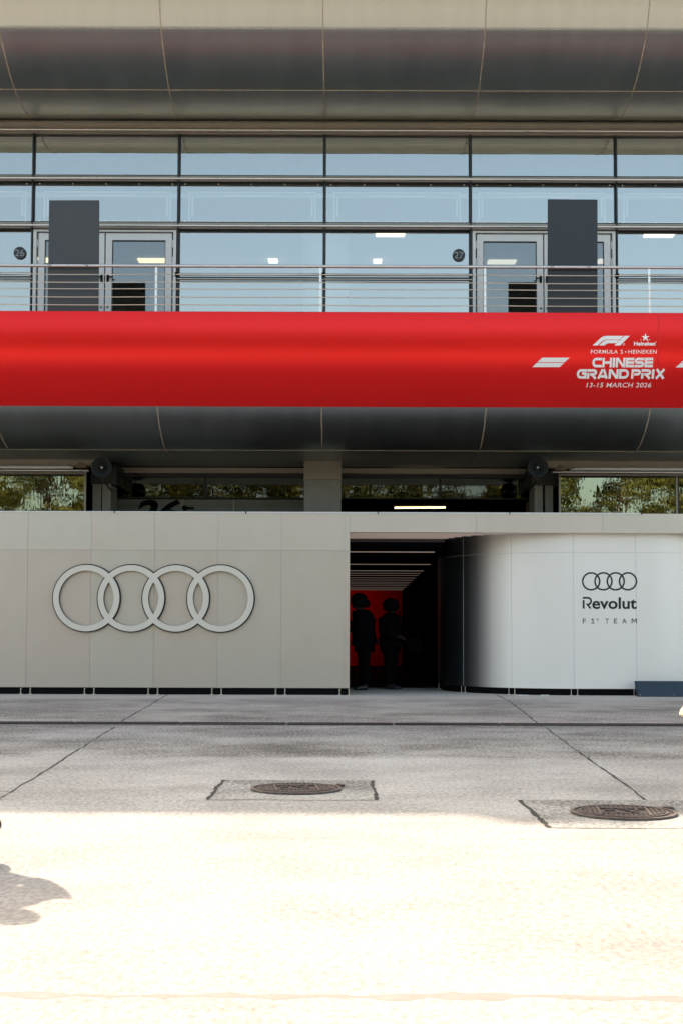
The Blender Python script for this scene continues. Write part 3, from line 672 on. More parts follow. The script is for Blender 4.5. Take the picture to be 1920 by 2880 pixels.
# ---------------------------------------------------------------- ceiling lights (upper floor and garage)
def clight(px, py, w_, m, lb, zc=9.24, d=.13):
    X, Y = gx(px, py, zc - .03)
    root = empty('ceiling_light', (X, Y, zc - .06), lb, 'ceiling light', 'ceiling lights seen through the glass')
    MB().box(X - w_ / 2, X + w_ / 2, Y - d, Y + d, zc - .05, zc - .012).build('diffuser', m, root)
    MB().box(X - w_ / 2 - .02, X + w_ / 2 + .02, Y - d - .02, Y + d + .02, zc - .0119, zc - .001).build('frame', m_white, root)
clight(429, 733, .62, m_lampw, 'warm ceiling light seen through the right leaf of the doors by disc 26')
clight(130, 732, .3, m_lampw, 'warm ceiling light seen in the narrow glass left of the charcoal board')
clight(768, 734, .20, m_lampc, 'small white ceiling light left of the middle mullion')
clight(1061, 735, .18, m_lampc, 'small white ceiling light right of the middle mullion')
clight(1097, 659, .6, m_lampc, 'long faint ceiling light high behind the glass left of disc 27')
clight(1410, 737, .62, m_lampc, 'white ceiling light seen through the left leaf of the doors by disc 27')
clight(1852, 661, .6, m_lampc, 'faint ceiling light at the far right behind the glass')
clight(1695, 735, .25, m_lampc, 'ceiling light seen in the narrow glass right of the blue black board')
X, Z = at(1180, 1427, 29.0)
t_ = empty('tube_light', (X, 29.0, Z), 'bright yellowish tube light inside the dark open garage', 'tube light')
MB().tube([(X - .56, 29.0, Z - .01), (X + .56, 29.0, Z)], .02).build('tube', m_tube, t_, smooth=True)
box('housing', m_dframe, t_, (X - .6, X + .6, 28.96, 29.04, Z + .035, Z + .08)); box('hanger', m_dframe, t_, (X - .01, X + .01, 28.99, 29.01, Z + .081, 4.19))

# ---------------------------------------------------------------- hospitality front wall
HZ = 2.886; LZ = 2.567; JZ = 2.272
H = empty('front_wall', (-2.5, YW, 0), 'champagne coloured panel wall with a lintel over a dark opening', 'wall')
xs = [-.95 + k for k in range(-9, 2)]
for i, x in enumerate(xs):
    x1 = x + 1 if i < len(xs) - 1 else .124
    a, b = x + .0016, x1 - (.0016 if i < len(xs) - 1 else 0)
    MB().box(a, b, YW, YW + .12, .11, JZ - .002).build('panel', m_wall, H)
    MB().box(a, b, YW, YW + .12, JZ + .002, HZ - .018).build('upper_panel', m_wallup, H)
    # plinth beams with small posts between them
    if i < len(xs) - 1:
        MB().box(a + .08, b - .07, YW + .015, YW + .10, .0, .104).build('plinth', m_black, H, bevel=.01)
    else: MB().box(a + .08, b + .01, YW + .0, YW + .12, .0, .108).build('plinth', m_black, H, bevel=.008)
    mb = MB()
    for xx in (x - .075, x + .072): mb.box(xx - .007, xx + .007, YW - .004, YW + .012, .008, .100).box(xx - .025, xx + .025, YW - .02, YW + .02, .0, .0079)
    mb.build('bracket', m_steel, H)
    MB().box(x - .06, x + .057, YW + .02, YW + .10, .0, .102).build('plinth_block', m_black, H, bevel=.012)
MB().box(.1245 - .4, .13, YW + .121, YW + .35, .0, LZ).build('return', m_wall, H)
box('core', m_joint, H, (xs[0], .12, YW + .010, YW + .1155, .115, HZ - .03))
for i in range(5):
    a = .1265 + i * 2.0; MB().box(a, a + 1.997, YW, YW + .12, LZ, HZ - .018).build('lintel', m_wallup, H)
tr_ = [(-10, at(0, 1438, YW)[0] - .6), (at(0, 1438, YW)[0] - .597, at(322, 1438, YW)[0]), (at(322, 1438, YW)[0] + .01, at(691, 1438, YW)[0]), (at(691, 1438, YW)[0] + .01, at(1061, 1438, YW)[0]), (at(1061, 1438, YW)[0] + .01, at(1431, 1438, YW)[0]), (at(1431, 1438, YW)[0] + .01, at(1801, 1438, YW)[0])]
for a, b in tr_:
    box('top_trim', m_white, H, (a, b, YW - .012, YW + .13, HZ - .017, HZ)); box('trim_clip', m_dframe, H, (b - .004, b + .014, YW - .016, YW - .0125, HZ - .03, HZ + .002))
box('top_edge', m_wallup, H, (tr_[-1][1] + .002, 9, YW, YW + .12, HZ - .0175, HZ - .012))
# interlocked ring emblem
E_ = empty('ring_sign', (at(574, 1683, YW)[0], YW - .09, at(574, 1683, YW)[1]), 'large raised sign of four interlocked pale rings on the champagne wall', 'sign')
zc = at(574, 1683, YW - .1)[1]
for i in range(4):
    cx = at(242 + i * 125.9, 1683, YW - .1)[0]; ro = .522; ri = .435
    def annulus(r0, r1, y0, y1, n=96):
        vs = []
        for k in range(n):
            a = 2 * math.pi * k / n; c, s = math.cos(a), math.sin(a)
            vs += [(cx + r0 * c, y0, zc + r0 * s), (cx + r1 * c, y0, zc + r1 * s), (cx + r1 * c, y1, zc + r1 * s), (cx + r0 * c, y1, zc + r0 * s)]
        return MB().add(vs, [(4 * k + j, 4 * ((k + 1) % n) + j, 4 * ((k + 1) % n) + (j + 1) % 4, 4 * k + (j + 1) % 4) for k in range(n) for j in range(4)])
    rg = annulus(ri - .003, ro, YW - .075 - .0012 * (i % 2), YW - .058, 96).build('ring', m_ring, E_, smooth=True)
    annulus(ri - .004, ro + .017, YW - .0575 - .0012 * (i % 2), YW - .004, 96).build('edge', m_ringside, rg, smooth=True)

# ---------------------------------------------------------------- curved pearl wall
C = empty('curved_wall', (3.5, 22, 0), 'pearl white wall curving out of the dark opening, with a black printed team logo', 'wall')
CX, CYc, CR = 3.76, 22.92, 2.05
pth = [(CX - CR, 23.5 - .07 * i) for i in range(9)]
n = 40
pth += [(CX + CR * math.cos(R(180 + 90 * i / n)), CYc + CR * math.sin(R(180 + 90 * i / n))) for i in range(n + 1)]
xe = 4.86
pth += [(CX + (xe - CX) * i / 6, CYc - CR) for i in range(1, 7)]
pth += [(xe + 1.9 * math.sin(R(70 * i / 20)), CYc - CR + 1.9 * (1 - math.cos(R(70 * i / 20)))) for i in range(1, 21)]
def sweep(path, z0, z1, off=0):
    vs = []
    for i, (x, y) in enumerate(path):
        a = path[max(0, i - 1)]; b = path[min(len(path) - 1, i + 1)]; d = math.hypot(b[0] - a[0], b[1] - a[1]); nx_, ny_ = (b[1] - a[1]) / d, -(b[0] - a[0]) / d
        vs += [(x - nx_ * off * -1, y - ny_ * off * -1, z0), (x - nx_ * off * -1, y - ny_ * off * -1, z1), (x - nx_ * .1, y - ny_ * .1, z1), (x - nx_ * .1, y - ny_ * .1, z0)]
    N = len(path)
    return MB().add(vs, [(4 * i + j, 4 * i + (j + 1) % 4, 4 * i + 4 + (j + 1) % 4, 4 * i + 4 + j) for i in range(N - 1) for j in range(4)])
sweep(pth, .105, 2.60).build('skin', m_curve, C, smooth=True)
sweep(pth, 0, .104, -.03).build('plinth', m_black, C, smooth=True)
# joints by arc length
cum = [0]
for a, b in zip(pth, pth[1:]): cum.append(cum[-1] + math.hypot(b[0] - a[0], b[1] - a[1]))
def on(s):
    s = min(max(s, .01), cum[-1] - .01)
    for i in range(len(cum) - 1):
        if cum[i] <= s <= cum[i + 1]:
            f = (s - cum[i]) / (cum[i + 1] - cum[i]); a, b = pth[i], pth[i + 1]; d = math.hypot(b[0] - a[0], b[1] - a[1])
            return (a[0] + (b[0] - a[0]) * f, a[1] + (b[1] - a[1]) * f), ((b[0] - a[0]) / d, (b[1] - a[1]) / d)
s0 = cum[9 + n - 1]  # where the curve meets the straight run
for ds in (-3.3, -2, -1, 0, 1, 2):
    s = s0 + ds + (0 if ds < 1 else -.01)
    (x, y), (dx, dy) = on(s); nx_, ny_ = dy, -dx
    w_ = .0028 if ds > -2 else .004
    vs = [(x + dx * u + nx_ * v, y + dy * u + ny_ * v, z) for z in (.105, 2.56) for u, v in ((-w_, .0012), (w_, .0012), (w_, -.01), (-w_, -.01))]
    MB().add(vs, [(0, 1, 5, 4), (1, 2, 6, 5), (3, 0, 4, 7)]).build('joint', m_jointw, C)
    mb = MB()
    for o_ in (-.05, .05):
        (x, y), (dx, dy) = on(s + o_); nx_, ny_ = dy, -dx
        mb.tube([(x + nx_ * .006, y + ny_ * .006, .006), (x + nx_ * .006, y + ny_ * .006, .102)], .006, 8).box(x - .025, x + .025, y - .03, y + .02, .0, .006)
    mb.build('bracket', m_steel, C)
hp = [on(s0 - 3.6 + .1 * i) for i in range(56)]
MB().add([(p[0] + d[1] * .0012, p[1] - d[0] * .0012, z) for p, d in hp for z in (2.263, 2.268)], [(2 * i, 2 * i + 1, 2 * i + 3, 2 * i + 2) for i in range(55)]).build('joint', m_jointw, C)
YC = CYc - CR
def zc4(u, v): return at(1500 + u / 3.7333, 1560 + v / 3.7333, YC)
rings = [ribbon(arc(601 + 128.6 * i, 280, 89, 89, 0, 360, 60), 17) for i in range(4)]
marks('ring_logo', rings, zc4, m_inkb, C, lambda x, z: YC, off=.002)
Rv = [ribbon([(512, 453), (567, 453)] + [(567 + 33 * math.sin(R(a)), 488 - 35 * math.cos(R(a))) for a in range(15, 181, 15)] + [(560, 523)], 19),
      P((512, 476), (531, 476), (531, 566), (512, 566)), P((545, 514), (566, 514), (606, 566), (582, 566)), P((536, 500), (546, 500), (546, 523), (536, 523))]
marks('team_lettering', Rv[:3] + [fit(T('evolut', .022), 612, 448, 1079, 571)], zc4, m_inkb, C, lambda x, z: YC, off=.002)
f1t = []
for ch, a, b in (('F', 513, 545), ('T', 750, 786), ('E', 841, 874), ('A', 925, 972)): f1t.append(fit(T(ch, .004), a, 671, b, 722))
f1t += [P((615, 671), (624, 671), (624, 716), (615, 716)), ribbon([(602, 684), (611, 679), (617, 672)], 8), P((602, 715), (635, 715), (635, 722), (602, 722)), P((1025, 671), (1033, 671), (1033, 722), (1025, 722)), P((1073, 671), (1081, 671), (1081, 722), (1073, 722)), P((1030, 671), (1039, 671), (1057, 708), (1049, 708)), P((1067, 671), (1076, 671), (1057, 708), (1049, 708))]
f1t += [ribbon(arc(669, 682, 10.5, 10.5, 0, 360, 24), 2.5), fit(T('R'), 665, 676, 674, 688)]
marks('team_lettering', f1t, zc4, m_inkb, C, lambda x, z: YC, off=.002)
for (p0, p1) in ((1455, 1484), (1518, 1542)):
    (xa, ya), (xb, yb) = gx(p0, 1955.5), gx(p1, 1956)
    MB().box(xa, xb, min(ya, yb) - .02, min(ya, yb) + .02, 0, .01).build('light_glint', m_white, C)  # white slips standing in for glints of light under the plinth
# navy board on the floor
xa = at(1786, 1930, 20.6)[0]
kb = empty('floor_board', (6, 20.6, 0), 'low navy blue board resting on the ground against the white wall', 'board')
MB().add([(xa + .03, 20.50, 0), (7.4, 20.50, 0), (7.4, 20.70, 0), (xa + .03, 20.70, 0), (xa, 20.60, .238), (7.4, 20.60, .238), (7.4, 20.70, .238), (xa, 20.70, .238)],
         [(0, 3, 2, 1), (4, 5, 6, 7), (0, 1, 5, 4), (1, 2, 6, 5), (2, 3, 7, 6), (3, 0, 4, 7)]).build('board', m_kick, kb, bevel=.004)
mb = MB()
for px in (1798, 1895): mb.tube([(at(px, 1955, 20.5)[0], 20.48, .03), (at(px, 1955, 20.5)[0], 20.515, .03)], .006, 8)
mb.build('screw', m_steel, kb)

# ---------------------------------------------------------------- tunnel behind the opening
TN = empty('entrance_tunnel', (.2, 30, 0), 'dark passage with black walls and a black ceiling leading in through the opening', 'passage')
YE_ = 37.0
def cz(y): return 2.345 - (y - 22.3) * .0105
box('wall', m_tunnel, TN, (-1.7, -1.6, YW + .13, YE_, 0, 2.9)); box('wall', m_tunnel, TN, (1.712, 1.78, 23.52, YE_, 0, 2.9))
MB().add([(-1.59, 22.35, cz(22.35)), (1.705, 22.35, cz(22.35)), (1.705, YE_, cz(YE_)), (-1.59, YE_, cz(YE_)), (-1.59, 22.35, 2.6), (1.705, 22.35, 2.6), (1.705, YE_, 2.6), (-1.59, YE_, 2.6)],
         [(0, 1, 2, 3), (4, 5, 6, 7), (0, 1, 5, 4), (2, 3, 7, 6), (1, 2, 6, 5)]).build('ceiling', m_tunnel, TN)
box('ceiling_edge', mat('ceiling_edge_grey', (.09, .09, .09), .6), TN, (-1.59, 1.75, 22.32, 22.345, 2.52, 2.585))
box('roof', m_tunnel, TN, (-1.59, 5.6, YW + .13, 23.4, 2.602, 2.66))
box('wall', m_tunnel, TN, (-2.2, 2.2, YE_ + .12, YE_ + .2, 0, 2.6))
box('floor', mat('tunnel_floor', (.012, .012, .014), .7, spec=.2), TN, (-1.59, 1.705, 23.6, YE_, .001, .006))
# strip lights, one by one
def on_x(y):   # x where the curved wall stands at depth y
    return CX - math.sqrt(max(0, CR * CR - (CYc - y) ** 2)) if y < CYc else CX - CR
ord_ = ['first', 'second', 'third', 'fourth', 'fifth', 'sixth', 'seventh', 'eighth', 'ninth', 'tenth', 'eleventh', 'twelfth', 'thirteenth']
for i in range(7):
    y = 21.04 + i * .205; xr_ = min(on_x(max(y, YC + .005)) - .01, 3.2)
    root = empty('strip_light', (.8, y, 2.58), '%s pinkish strip light behind the lintel, counted from the front' % ord_[i], 'strip light', 'strip lights close behind the lintel')
    box('lamp', m_strip, root, (-1.5, xr_, y - .012, y + .012, 2.575, 2.588)); box('housing', m_black, root, (-1.5, xr_, y - .02, y + .02, 2.5885, 2.6005))
ys = [1552, 1587, 1605, 1612, 1618, 1625, 1631, 1637, 1642, 1647, 1652, 1656, 1659]
for i, py in enumerate(ys):
    v = ray(1100, py); t = 20.0
    for _ in range(30): t = (cz(t * v.y) - .02 - CAMZ) / v.z
    y = min(t * v.y, YE_ - .1); px = 1221 - (0 if i < 1 else 10 + (py - 1587) * 1.02); xr_ = min(1.70, at(px, py, y)[0])
    root = empty('strip_light', (0, y, cz(y) - .03), '%s thin strip light across the black tunnel ceiling, counted from the top' % ord_[i], 'strip light', 'thin strip lights across the tunnel ceiling')
    box('lamp', m_strip if i in (0, 1, 2) else m_strip2, root, (-1.5, xr_, y - .02, y + .02, cz(y) - .028, cz(y) - .018)); box('housing', m_black, root, (-1.5, xr_, y - .03, y + .03, cz(y) - .0175, cz(y) + .002))
RW = empty('red_wall', (0, YE_, 0), 'glowing red wall at the far end of the dark tunnel behind two people', 'wall')
box('panel', m_redwall, RW, (-1.58, 1.70, YE_, YE_ + .08, .0, 2.17))
rlp = empty('wall_light', (.1, 36.0, 1.2), 'red lamp washing the red wall at the end of the tunnel', 'lamp')
box('housing', m_black, rlp, (-1.05, -.75, 34.6, 34.9, 1.3, 1.6))
la = bpy.data.lights.new('red_lamp', 'SPOT'); la.energy = 14; la.color = (1, .05, .04); la.spot_size = R(95); la.spot_blend = 1; la.shadow_soft_size = .1
lo2 = bpy.data.objects.new('red_lamp', la); COL.objects.link(lo2); lo2.parent = rlp; lo2.location = (-1.0, -2.2, .45); lo2.rotation_euler = Vector((.12, 2.0, .1)).to_track_quat('-Z', 'Z').to_euler()
box('counter', m_tunnel, TN, (-1.5, 1.70, 36.0, 36.5, 0.006, .06))

# ---------------------------------------------------------------- people
def skin_mesh(name, pts, edges, m, parent, root=0, sub=2):
    names = list(pts); idx = {k: i for i, k in enumerate(names)}
    org = ORG[parent]
    me = bpy.data.meshes.new(name); me.from_pydata([Vector(pts[k][0]) - org for k in names], [(idx[a], idx[b]) for a, b in edges], [])
    o = bpy.data.objects.new(name, me); COL.objects.link(o)
    md = o.modifiers.new('s', 'SKIN'); md.use_smooth_shade = True
    for i, k in enumerate(names):
        r = pts[k][1]; r = r if isinstance(r, tuple) else (r, r)
        me.skin_vertices[0].data[i].radius = r; me.skin_vertices[0].data[i].use_root = (i == root)
    sb = o.modifiers.new('u', 'SUBSURF'); sb.levels = sub; sb.render_levels = sub
    bpy.context.view_layer.update()
    nm = bpy.data.meshes.new_from_object(o.evaluated_get(bpy.context.evaluated_depsgraph_get()))
    bpy.data.objects.remove(o); nm.name = name; nm.materials.clear(); nm.materials.append(m)
    for p in nm.polygons: p.use_smooth = True
    o = bpy.data.objects.new(name, nm); COL.objects.link(o); o.parent = parent; o.location = (0, 0, 0); ORG[o] = org
    return o
def person(loc, face, label, hgt=1.7, arms=None, legs=None, lean=0, head_tilt=0, hair='short', top=None, bottom=None, skirt=None, bulk=0, big=1, cap=False, mask=False, shoe=True):
    root = empty('person', loc, label, 'person'); k = hgt / 1.7
    ca, sa = math.cos(face), math.sin(face)
    def Wp(x, y, z):                  # local: faces -Y, x to the person's left
        return Vector((loc[0] + k * (x * ca - y * sa), loc[1] + k * (x * sa + y * ca), loc[2] + k * z))
    A = arms or {}; Lg = legs or {}
    J = {'pelvis': ((0, 0, .93), .125), 'belly': ((0, -.2 * lean, 1.06), .118), 'chest': ((0, -.6 * lean, 1.24), .13), 'up': ((0, -.9 * lean, 1.37), .10),
         'neck': ((0, -1.1 * lean - .01, 1.455), .052), 'hb': ((0, -1.15 * lean - .03 - head_tilt * .2, 1.52), .066), 'hm': ((0, -1.2 * lean - .025 - head_tilt * .5, 1.595), .083), 'ht': ((0, -1.2 * lean - .0 - head_tilt * .8, 1.655), .062),
         'nose': ((0, -1.2 * lean - .125 - head_tilt * .6, 1.575), .012), 'chin': ((0, -1.15 * lean - .085 - head_tilt * .3, 1.52), .03)}
    E = [('pelvis', 'belly'), ('belly', 'chest'), ('chest', 'up'), ('up', 'neck'), ('neck', 'hb'), ('hb', 'hm'), ('hm', 'ht'), ('hm', 'nose'), ('hb', 'chin')]
    for s, sn in ((1, 'l'), (-1, 'r')):
        a = A.get(sn, [(.20, -.9 * lean, 1.37), (.25, .02, 1.10), (.25, -.06, .86)])
        sh, el, wr = [Vector((s * abs(p[0]) if sn in ('l', 'r') and i == 0 else s * p[0], p[1], p[2])) for i, p in enumerate(a)]
        J['sh' + sn] = (sh, .058); J['el' + sn] = (el, .042); J['wr' + sn] = (wr, .028)
        d = (wr - el).normalized(); side = Vector((0, 1, 0)).cross(d); side = side.normalized() if side.length > .1 else Vector((1, 0, 0)); nn = d.cross(side)
        J['pm' + sn] = (wr + d * .07, (.036, .018))
        E += [('up', 'sh' + sn), ('sh' + sn, 'el' + sn), ('el' + sn, 'wr' + sn), ('wr' + sn, 'pm' + sn)]
        for i, (o_, ln) in enumerate(((-.030, .062), (-.010, .075), (.010, .07), (.028, .055))):
            b0 = wr + d * .10 + side * o_; b1 = b0 + d * ln * .55 + nn * .008; b2 = b1 + d * ln * .4 + nn * .022
            J['f%d0' % i + sn] = (b0, .0095); J['f%d1' % i + sn] = (b1, .0085); J['f%d2' % i + sn] = (b2, .007)
            E += [('pm' + sn, 'f%d0' % i + sn), ('f%d0' % i + sn, 'f%d1' % i + sn), ('f%d1' % i + sn, 'f%d2' % i + sn)]
        t0 = wr + d * .045 + side * -.045; t1 = t0 + d * .04 + side * -.015
        J['t0' + sn] = (t0, .011); J['t1' + sn] = (t1, .008); E += [('pm' + sn, 't0' + sn), ('t0' + sn, 't1' + sn)]
        g_ = Lg.get(sn, [(.10, 0, .88), (.11, -.01, .48), (.11, .03, .09), (.12, -.14, .035)])
        hp_, kn, an, to = [Vector((s * p[0], p[1], p[2])) for p in g_]
        J['hp' + sn] = (hp_, .088); J['kn' + sn] = (kn, .056); J['an' + sn] = (an, .038); J['to' + sn] = (to, .036)
        E += [('pelvis', 'hp' + sn), ('hp' + sn, 'kn' + sn), ('kn' + sn, 'an' + sn), ('an' + sn, 'to' + sn)]
    for a_ in ('hb', 'hm', 'ht', 'chin'): J[a_] = (J[a_][0], J[a_][1] * big)
    W = {a: (Wp(*p[0]), tuple(x * k for x in (p[1] if isinstance(p[1], tuple) else (p[1], p[1])))) for a, p in J.items()}
    skin_mesh('body', W, E, m_skin, root)
    def cloth(name, keys, es, g, m):
        sub_ = {a: (W[a][0], tuple(x + g for x in W[a][1])) for a in keys}
        return skin_mesh(name, sub_, es, m, root)
    tk = ['belly', 'pelvis', 'chest', 'up', 'shl', 'shr', 'ell', 'elr', 'wrl', 'wrr']
    cloth('jacket', ['belly', 'pelvis', 'chest', 'up', 'shl', 'shr', 'ell', 'elr', 'wrl', 'wrr'], [('pelvis', 'belly'), ('belly', 'chest'), ('chest', 'up'), ('up', 'shl'), ('up', 'shr'), ('shl', 'ell'), ('shr', 'elr'), ('ell', 'wrl'), ('elr', 'wrr')], .022 + bulk, top or m_cloth)
    if not skirt:
        cloth('trousers', ['pelvis', 'hpl', 'hpr', 'knl', 'knr', 'anl', 'anr'], [('pelvis', 'hpl'), ('pelvis', 'hpr'), ('hpl', 'knl'), ('hpr', 'knr'), ('knl', 'anl'), ('knr', 'anr')], .018 + bulk * .35, bottom or m_cloth2)
    else:
        n = 48; vs = []; prof = skirt
        for (r, z) in prof:
            for q_ in range(n):
                a = 2 * math.pi * q_ / n; rr = r * (1 + (.05 * math.sin(9 * a) + .03 * math.sin(5 * a + 1)) * min(1, (prof[0][1] - z) / .25)); vs.append(Wp(rr * math.cos(a), rr * .8 * math.sin(a), z))
        MB().add(vs, [(i * n + q_, i * n + (q_ + 1) % n, (i + 1) * n + (q_ + 1) % n, (i + 1) * n + q_) for i in range(len(prof) - 1) for q_ in range(n)]).build('skirt', bottom, root, smooth=True)
    for sn in 'lr':
        an, to = W['an' + sn][0], W['to' + sn][0]; d = (to - an).normalized()
        skin_mesh('shoe', {'h': (an - Vector((0, 0, .045 * k)) - d * .03, .045), 'm': (an + (to - an) * .55 + Vector((0, 0, -.012)), (.046, .046)), 't': (to + d * .05 + Vector((0, 0, .0)), (.042, .034))}, [('h', 'm'), ('m', 't')], m_shoe, root)
    hm, ht = W['hm'][0], W['ht'][0]; bk = Wp(0, .03 - 1.2 * lean - head_tilt * .5, 1.60); bk2 = Wp(0, .05 - 1.15 * lean, 1.52)
    def blob(c, rx, ry, rz, cut=-1, rag=.04, n=26, rows=14):
        vs = []; 
        for a_ in range(rows + 1):
            ph = math.pi * a_ / rows; zz = max(math.cos(ph), cut)
            for q_ in range(n):
                t_ = 2 * math.pi * q_ / n; k_ = 1 + random.uniform(-rag, rag); rr = math.sin(ph) if zz > cut else math.sqrt(max(0, 1 - cut * cut)) * (rows - a_) / rows
                lx, ly = rx * k_ * rr * math.cos(t_), ry * k_ * rr * math.sin(t_)
                vs.append(c + Vector((lx * ca - ly * sa, lx * sa + ly * ca, rz * zz)))
        return MB().add(vs, [(a_ * n + q_, a_ * n + (q_ + 1) % n, (a_ + 1) * n + (q_ + 1) % n, (a_ + 1) * n + q_) for a_ in range(rows) for q_ in range(n)])
    hb_ = .5 + .5 * big
    hc = hm + Vector((-sa * .018, ca * .018, .022))
    hm_ = blob(hc, .098 * hb_, .115 * hb_, .105 * hb_)
    if hair == 'bun': b2 = blob(hc + Vector((-sa * .10 * hb_, ca * .10 * hb_, -.03)), .05 * hb_, .05 * hb_, .055 * hb_); hm_.add(b2.v, b2.f)
    hm_.build('hair', m_hair, root, smooth=True)
    if cap:
        c_ = blob(hc + Vector((0, 0, .012)), .105 * hb_, .122 * hb_, .115 * hb_, cut=.12, rag=0).build('cap', m_cloth, root, smooth=True)
        f = Vector((sa, -ca, 0)); sd_ = Vector((ca, sa, 0)) * .07 * hb_; f0 = hc + f * .09 * hb_ + Vector((0, 0, .03)); fr = hc + f * .20 * hb_ + Vector((0, 0, -.035))
        P5 = [f0 + sd_, f0 - sd_, fr - sd_ * .7, fr + f * .02, fr + sd_ * .7]
        MB().add(P5 + [p - Vector((0, 0, .014)) for p in P5], [(0, 1, 2, 3, 4), (9, 8, 7, 6, 5), (0, 1, 6, 5), (1, 2, 7, 6), (2, 3, 8, 7), (3, 4, 9, 8), (4, 0, 5, 9)]).build('brim', m_cloth, c_)
    if mask:
        skin_mesh('face_mask', {'a': (Wp(0, -.085 - 1.2 * lean - head_tilt * .5, 1.555), .035), 'b': (Wp(0, -.07 - 1.15 * lean - head_tilt * .3, 1.515), .04)}, [('a', 'b')], m_cloth2, root)
    return root
# the two in the passage (they look to the left)
YP = 22.6
X1 = at(1024, 1700, YP)[0]; X2 = at(1100, 1720, YP)[0]
bend = {'l': [(.19, -.03, 1.36), (.22, -.04, 1.10), (.10, -.24, 1.12)], 'r': [(.19, -.03, 1.36), (.22, -.02, 1.10), (.12, -.22, 1.08)]}
person((X1, YP, 0), R(-84), 'person in dark clothes with peaked cap and face mask inside the dark opening', 1.585, arms=bend, lean=.05, head_tilt=.06, hair='bun', cap=True, mask=True, bulk=.085, big=1.55)
person((X2, YP + .35, 0), R(70), 'person in dark clothes with bare thick hair inside the dark opening', 1.53, arms={'l': [(.19, 0, 1.36), (.24, .02, 1.1), (.2, -.12, .92)], 'r': [(.19, 0, 1.36), (.24, 0, 1.1), (.14, -.2, 1.02)]}, hair='short', bulk=.075, big=1.55)
bgx = X2 + .42
bag = empty('shoulder_bag', (bgx, YP + .3, .62), 'black bag hanging at the side of the person with thick hair', 'bag')
MB().box(bgx - .14, bgx + .12, YP + .22, YP + .38, .62, .90).build('pouch', m_cloth2, bag, bevel=.03)
MB().tube([(bgx - .12, YP + .3, .9), (bgx - .22, YP + .3, 1.15), (bgx - .28, YP + .32, 1.36), (bgx - .2, YP + .36, 1.2), (bgx + .1, YP + .34, .9)], .012).build('strap', m_cloth2, bag)
# walker on the left, only a raised shoe and the shadow reach into the picture
person((-1.88, 6.1, 0), R(-127), 'person walking at the left picture edge, only shoe tip and shadow in view', 1.72,
       arms={'l': [(.18, 0, 1.37), (.22, .10, 1.12), (.30, -.02, 1.30)], 'r': [(.19, 0, 1.37), (.27, -.04, 1.14), (.20, -.26, 1.28)]},
       legs={'r': [(.09, 0, .88), (.10, -.16, .50), (.10, -.20, .11), (.10, -.37, .06)], 'l': [(.09, 0, .88), (.10, .17, .50), (.10, .57, .20), (.11, .46, .045)]}, lean=.04)
# person on the right, only the hem of a patterned skirt reaches into the picture
leo = bpy.data.materials.new('spotted_cloth'); leo.use_nodes = True; t = leo.node_tree; b_ = t.nodes['Principled BSDF']
vo = t.nodes.new('ShaderNodeTexVoronoi'); vo.inputs['Scale'].default_value = 34; rp = t.nodes.new('ShaderNodeValToRGB'); e = rp.color_ramp.elements; e[0].position = .28; e[0].color = (.03, .02, .015, 1); e[1].position = .42; e[1].color = (.55, .45, .34, 1)
tc = t.nodes.new('ShaderNodeTexCoord'); t.links.new(tc.outputs['Object'], vo.inputs[0]); t.links.new(vo.outputs[0], rp.inputs[0]); t.links.new(rp.outputs[0], b_.inputs[0]); b_.inputs['Roughness'].default_value = .8
hx, hz = at(1905, 2000, 6.0)
person((hx + .345, 6.0, 0), R(10), 'person at the right picture edge, only the spotted hem of a skirt in view', 1.66, bottom=leo, hair='bun',
       skirt=[(.13, 1.03), (.17, .93), (.22, .82), (.28, .71), (.33, hz + .02), (.335, hz), (.325, hz - .01)], arms={'l': [(.18, 0, 1.36), (.2, .02, 1.12), (.1, -.16, 1.14)], 'r': [(.18, 0, 1.36), (.2, .02, 1.12), (.1, -.16, 1.18)]})

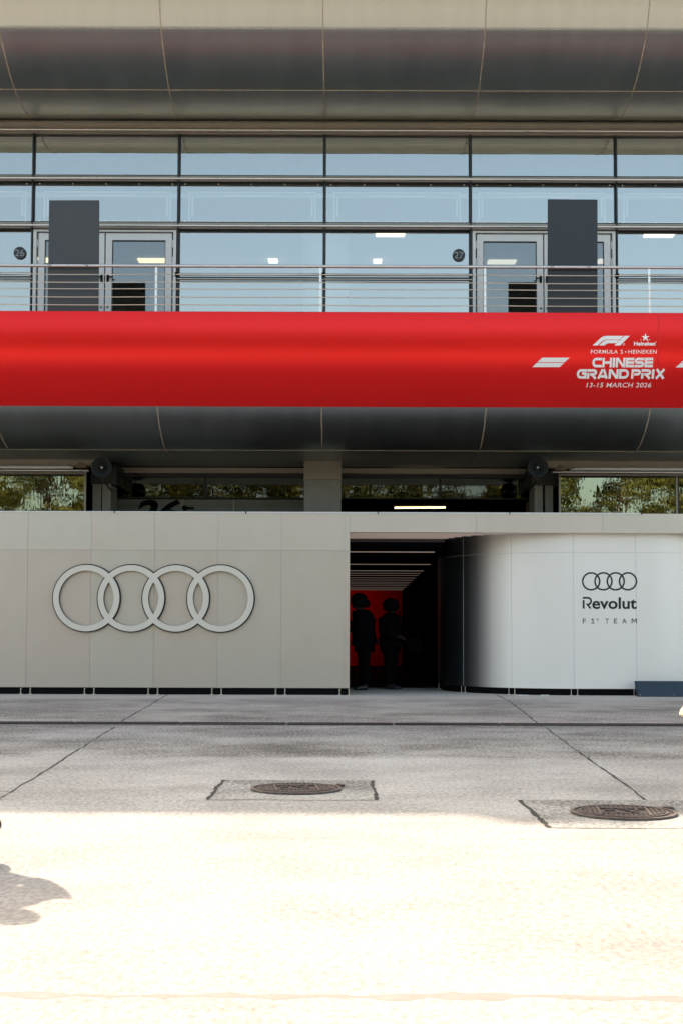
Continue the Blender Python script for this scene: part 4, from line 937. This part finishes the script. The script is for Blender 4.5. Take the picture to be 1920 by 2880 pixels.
# ---------------------------------------------------------------- trees behind the photographer (mirrored in the glass)
def tree(x, y, h, r, label, seed):
    rnd = random.Random(seed); root = empty('broadleaf_tree', (x, y, 0), label, 'tree', 'row of trees mirrored in the garage glass')
    mb = MB(); mb.tube([(x, y, 0), (x + .1, y, h * .25), (x - .05, y + .1, h * .5), (x, y, h * .8)], [.22, .17, .12, .04], 9)
    cl = []
    for i in range(64):
        a = rnd.uniform(0, 6.28); t_ = rnd.uniform(.0, 1); rad = r * math.sqrt(rnd.random()) * (math.sin(math.pi * (.12 + .8 * t_)) ** .6)
        c_ = Vector((x + rad * math.cos(a), y + rad * math.sin(a), h * (.22 + .74 * t_))); cl.append((c_, rnd.uniform(.5, 1.0)))
        if i % 4 == 0: z0 = h * (.2 + .5 * t_); mb.tube([(x, y, z0), (x + (c_.x - x) * .6, y + (c_.y - y) * .6, (z0 + c_.z) / 2), c_], [.07, .045, .015], 6)
    mb.build('trunk', m_bark, root, smooth=True)
    lf = MB()
    for c_, cr in cl:
        for _ in range(150):
            d = Vector((rnd.gauss(0, 1), rnd.gauss(0, 1), rnd.gauss(0, .8))).normalized() * cr * rnd.uniform(.45, 1.05); p = c_ + d
            u = Vector((rnd.gauss(0, 1), rnd.gauss(0, 1), rnd.gauss(0, 1))).normalized(); v = u.orthogonal().normalized(); s = rnd.uniform(.10, .17)
            lf.add([p - u * s, p + v * s * .5, p + u * s, p - v * s * .5], [(0, 1, 2, 3)])
    lf.build('crown', m_leaf, root)
tl = ['tall full tree', 'broad yellowish tree', 'narrow tree with gaps in its crown', 'low rounded tree', 'tree with a thin top', 'dense tree', 'tree with a leaning crown', 'small tree', 'wide dark tree', 'tree with a pointed crown']
tx = [-18, -14.2, -10.6, -6.6, -3.2, 1.2, 5.6, 9.3, 13.4, 17.8]
wh = ['farthest left of the row', 'left of the row next to the tallest', 'left of centre', 'just left of the photographer', 'straight behind the photographer', 'just right of the photographer', 'right of centre', 'right between two larger trees', 'near the right end of the row', 'farthest right of the row']
hh = [14.5, 13.2, 13.6, 12.4, 12.8, 13.4, 12.6, 12.0, 13.8, 13.4]
for i in range(10):
    tree(tx[i], -15.5 + random.uniform(-1.2, 1.2), hh[i] , 3.1 + random.uniform(-.3, .5), tl[i] + ', ' + wh[i] + ', mirrored in the glass', 100 + i)
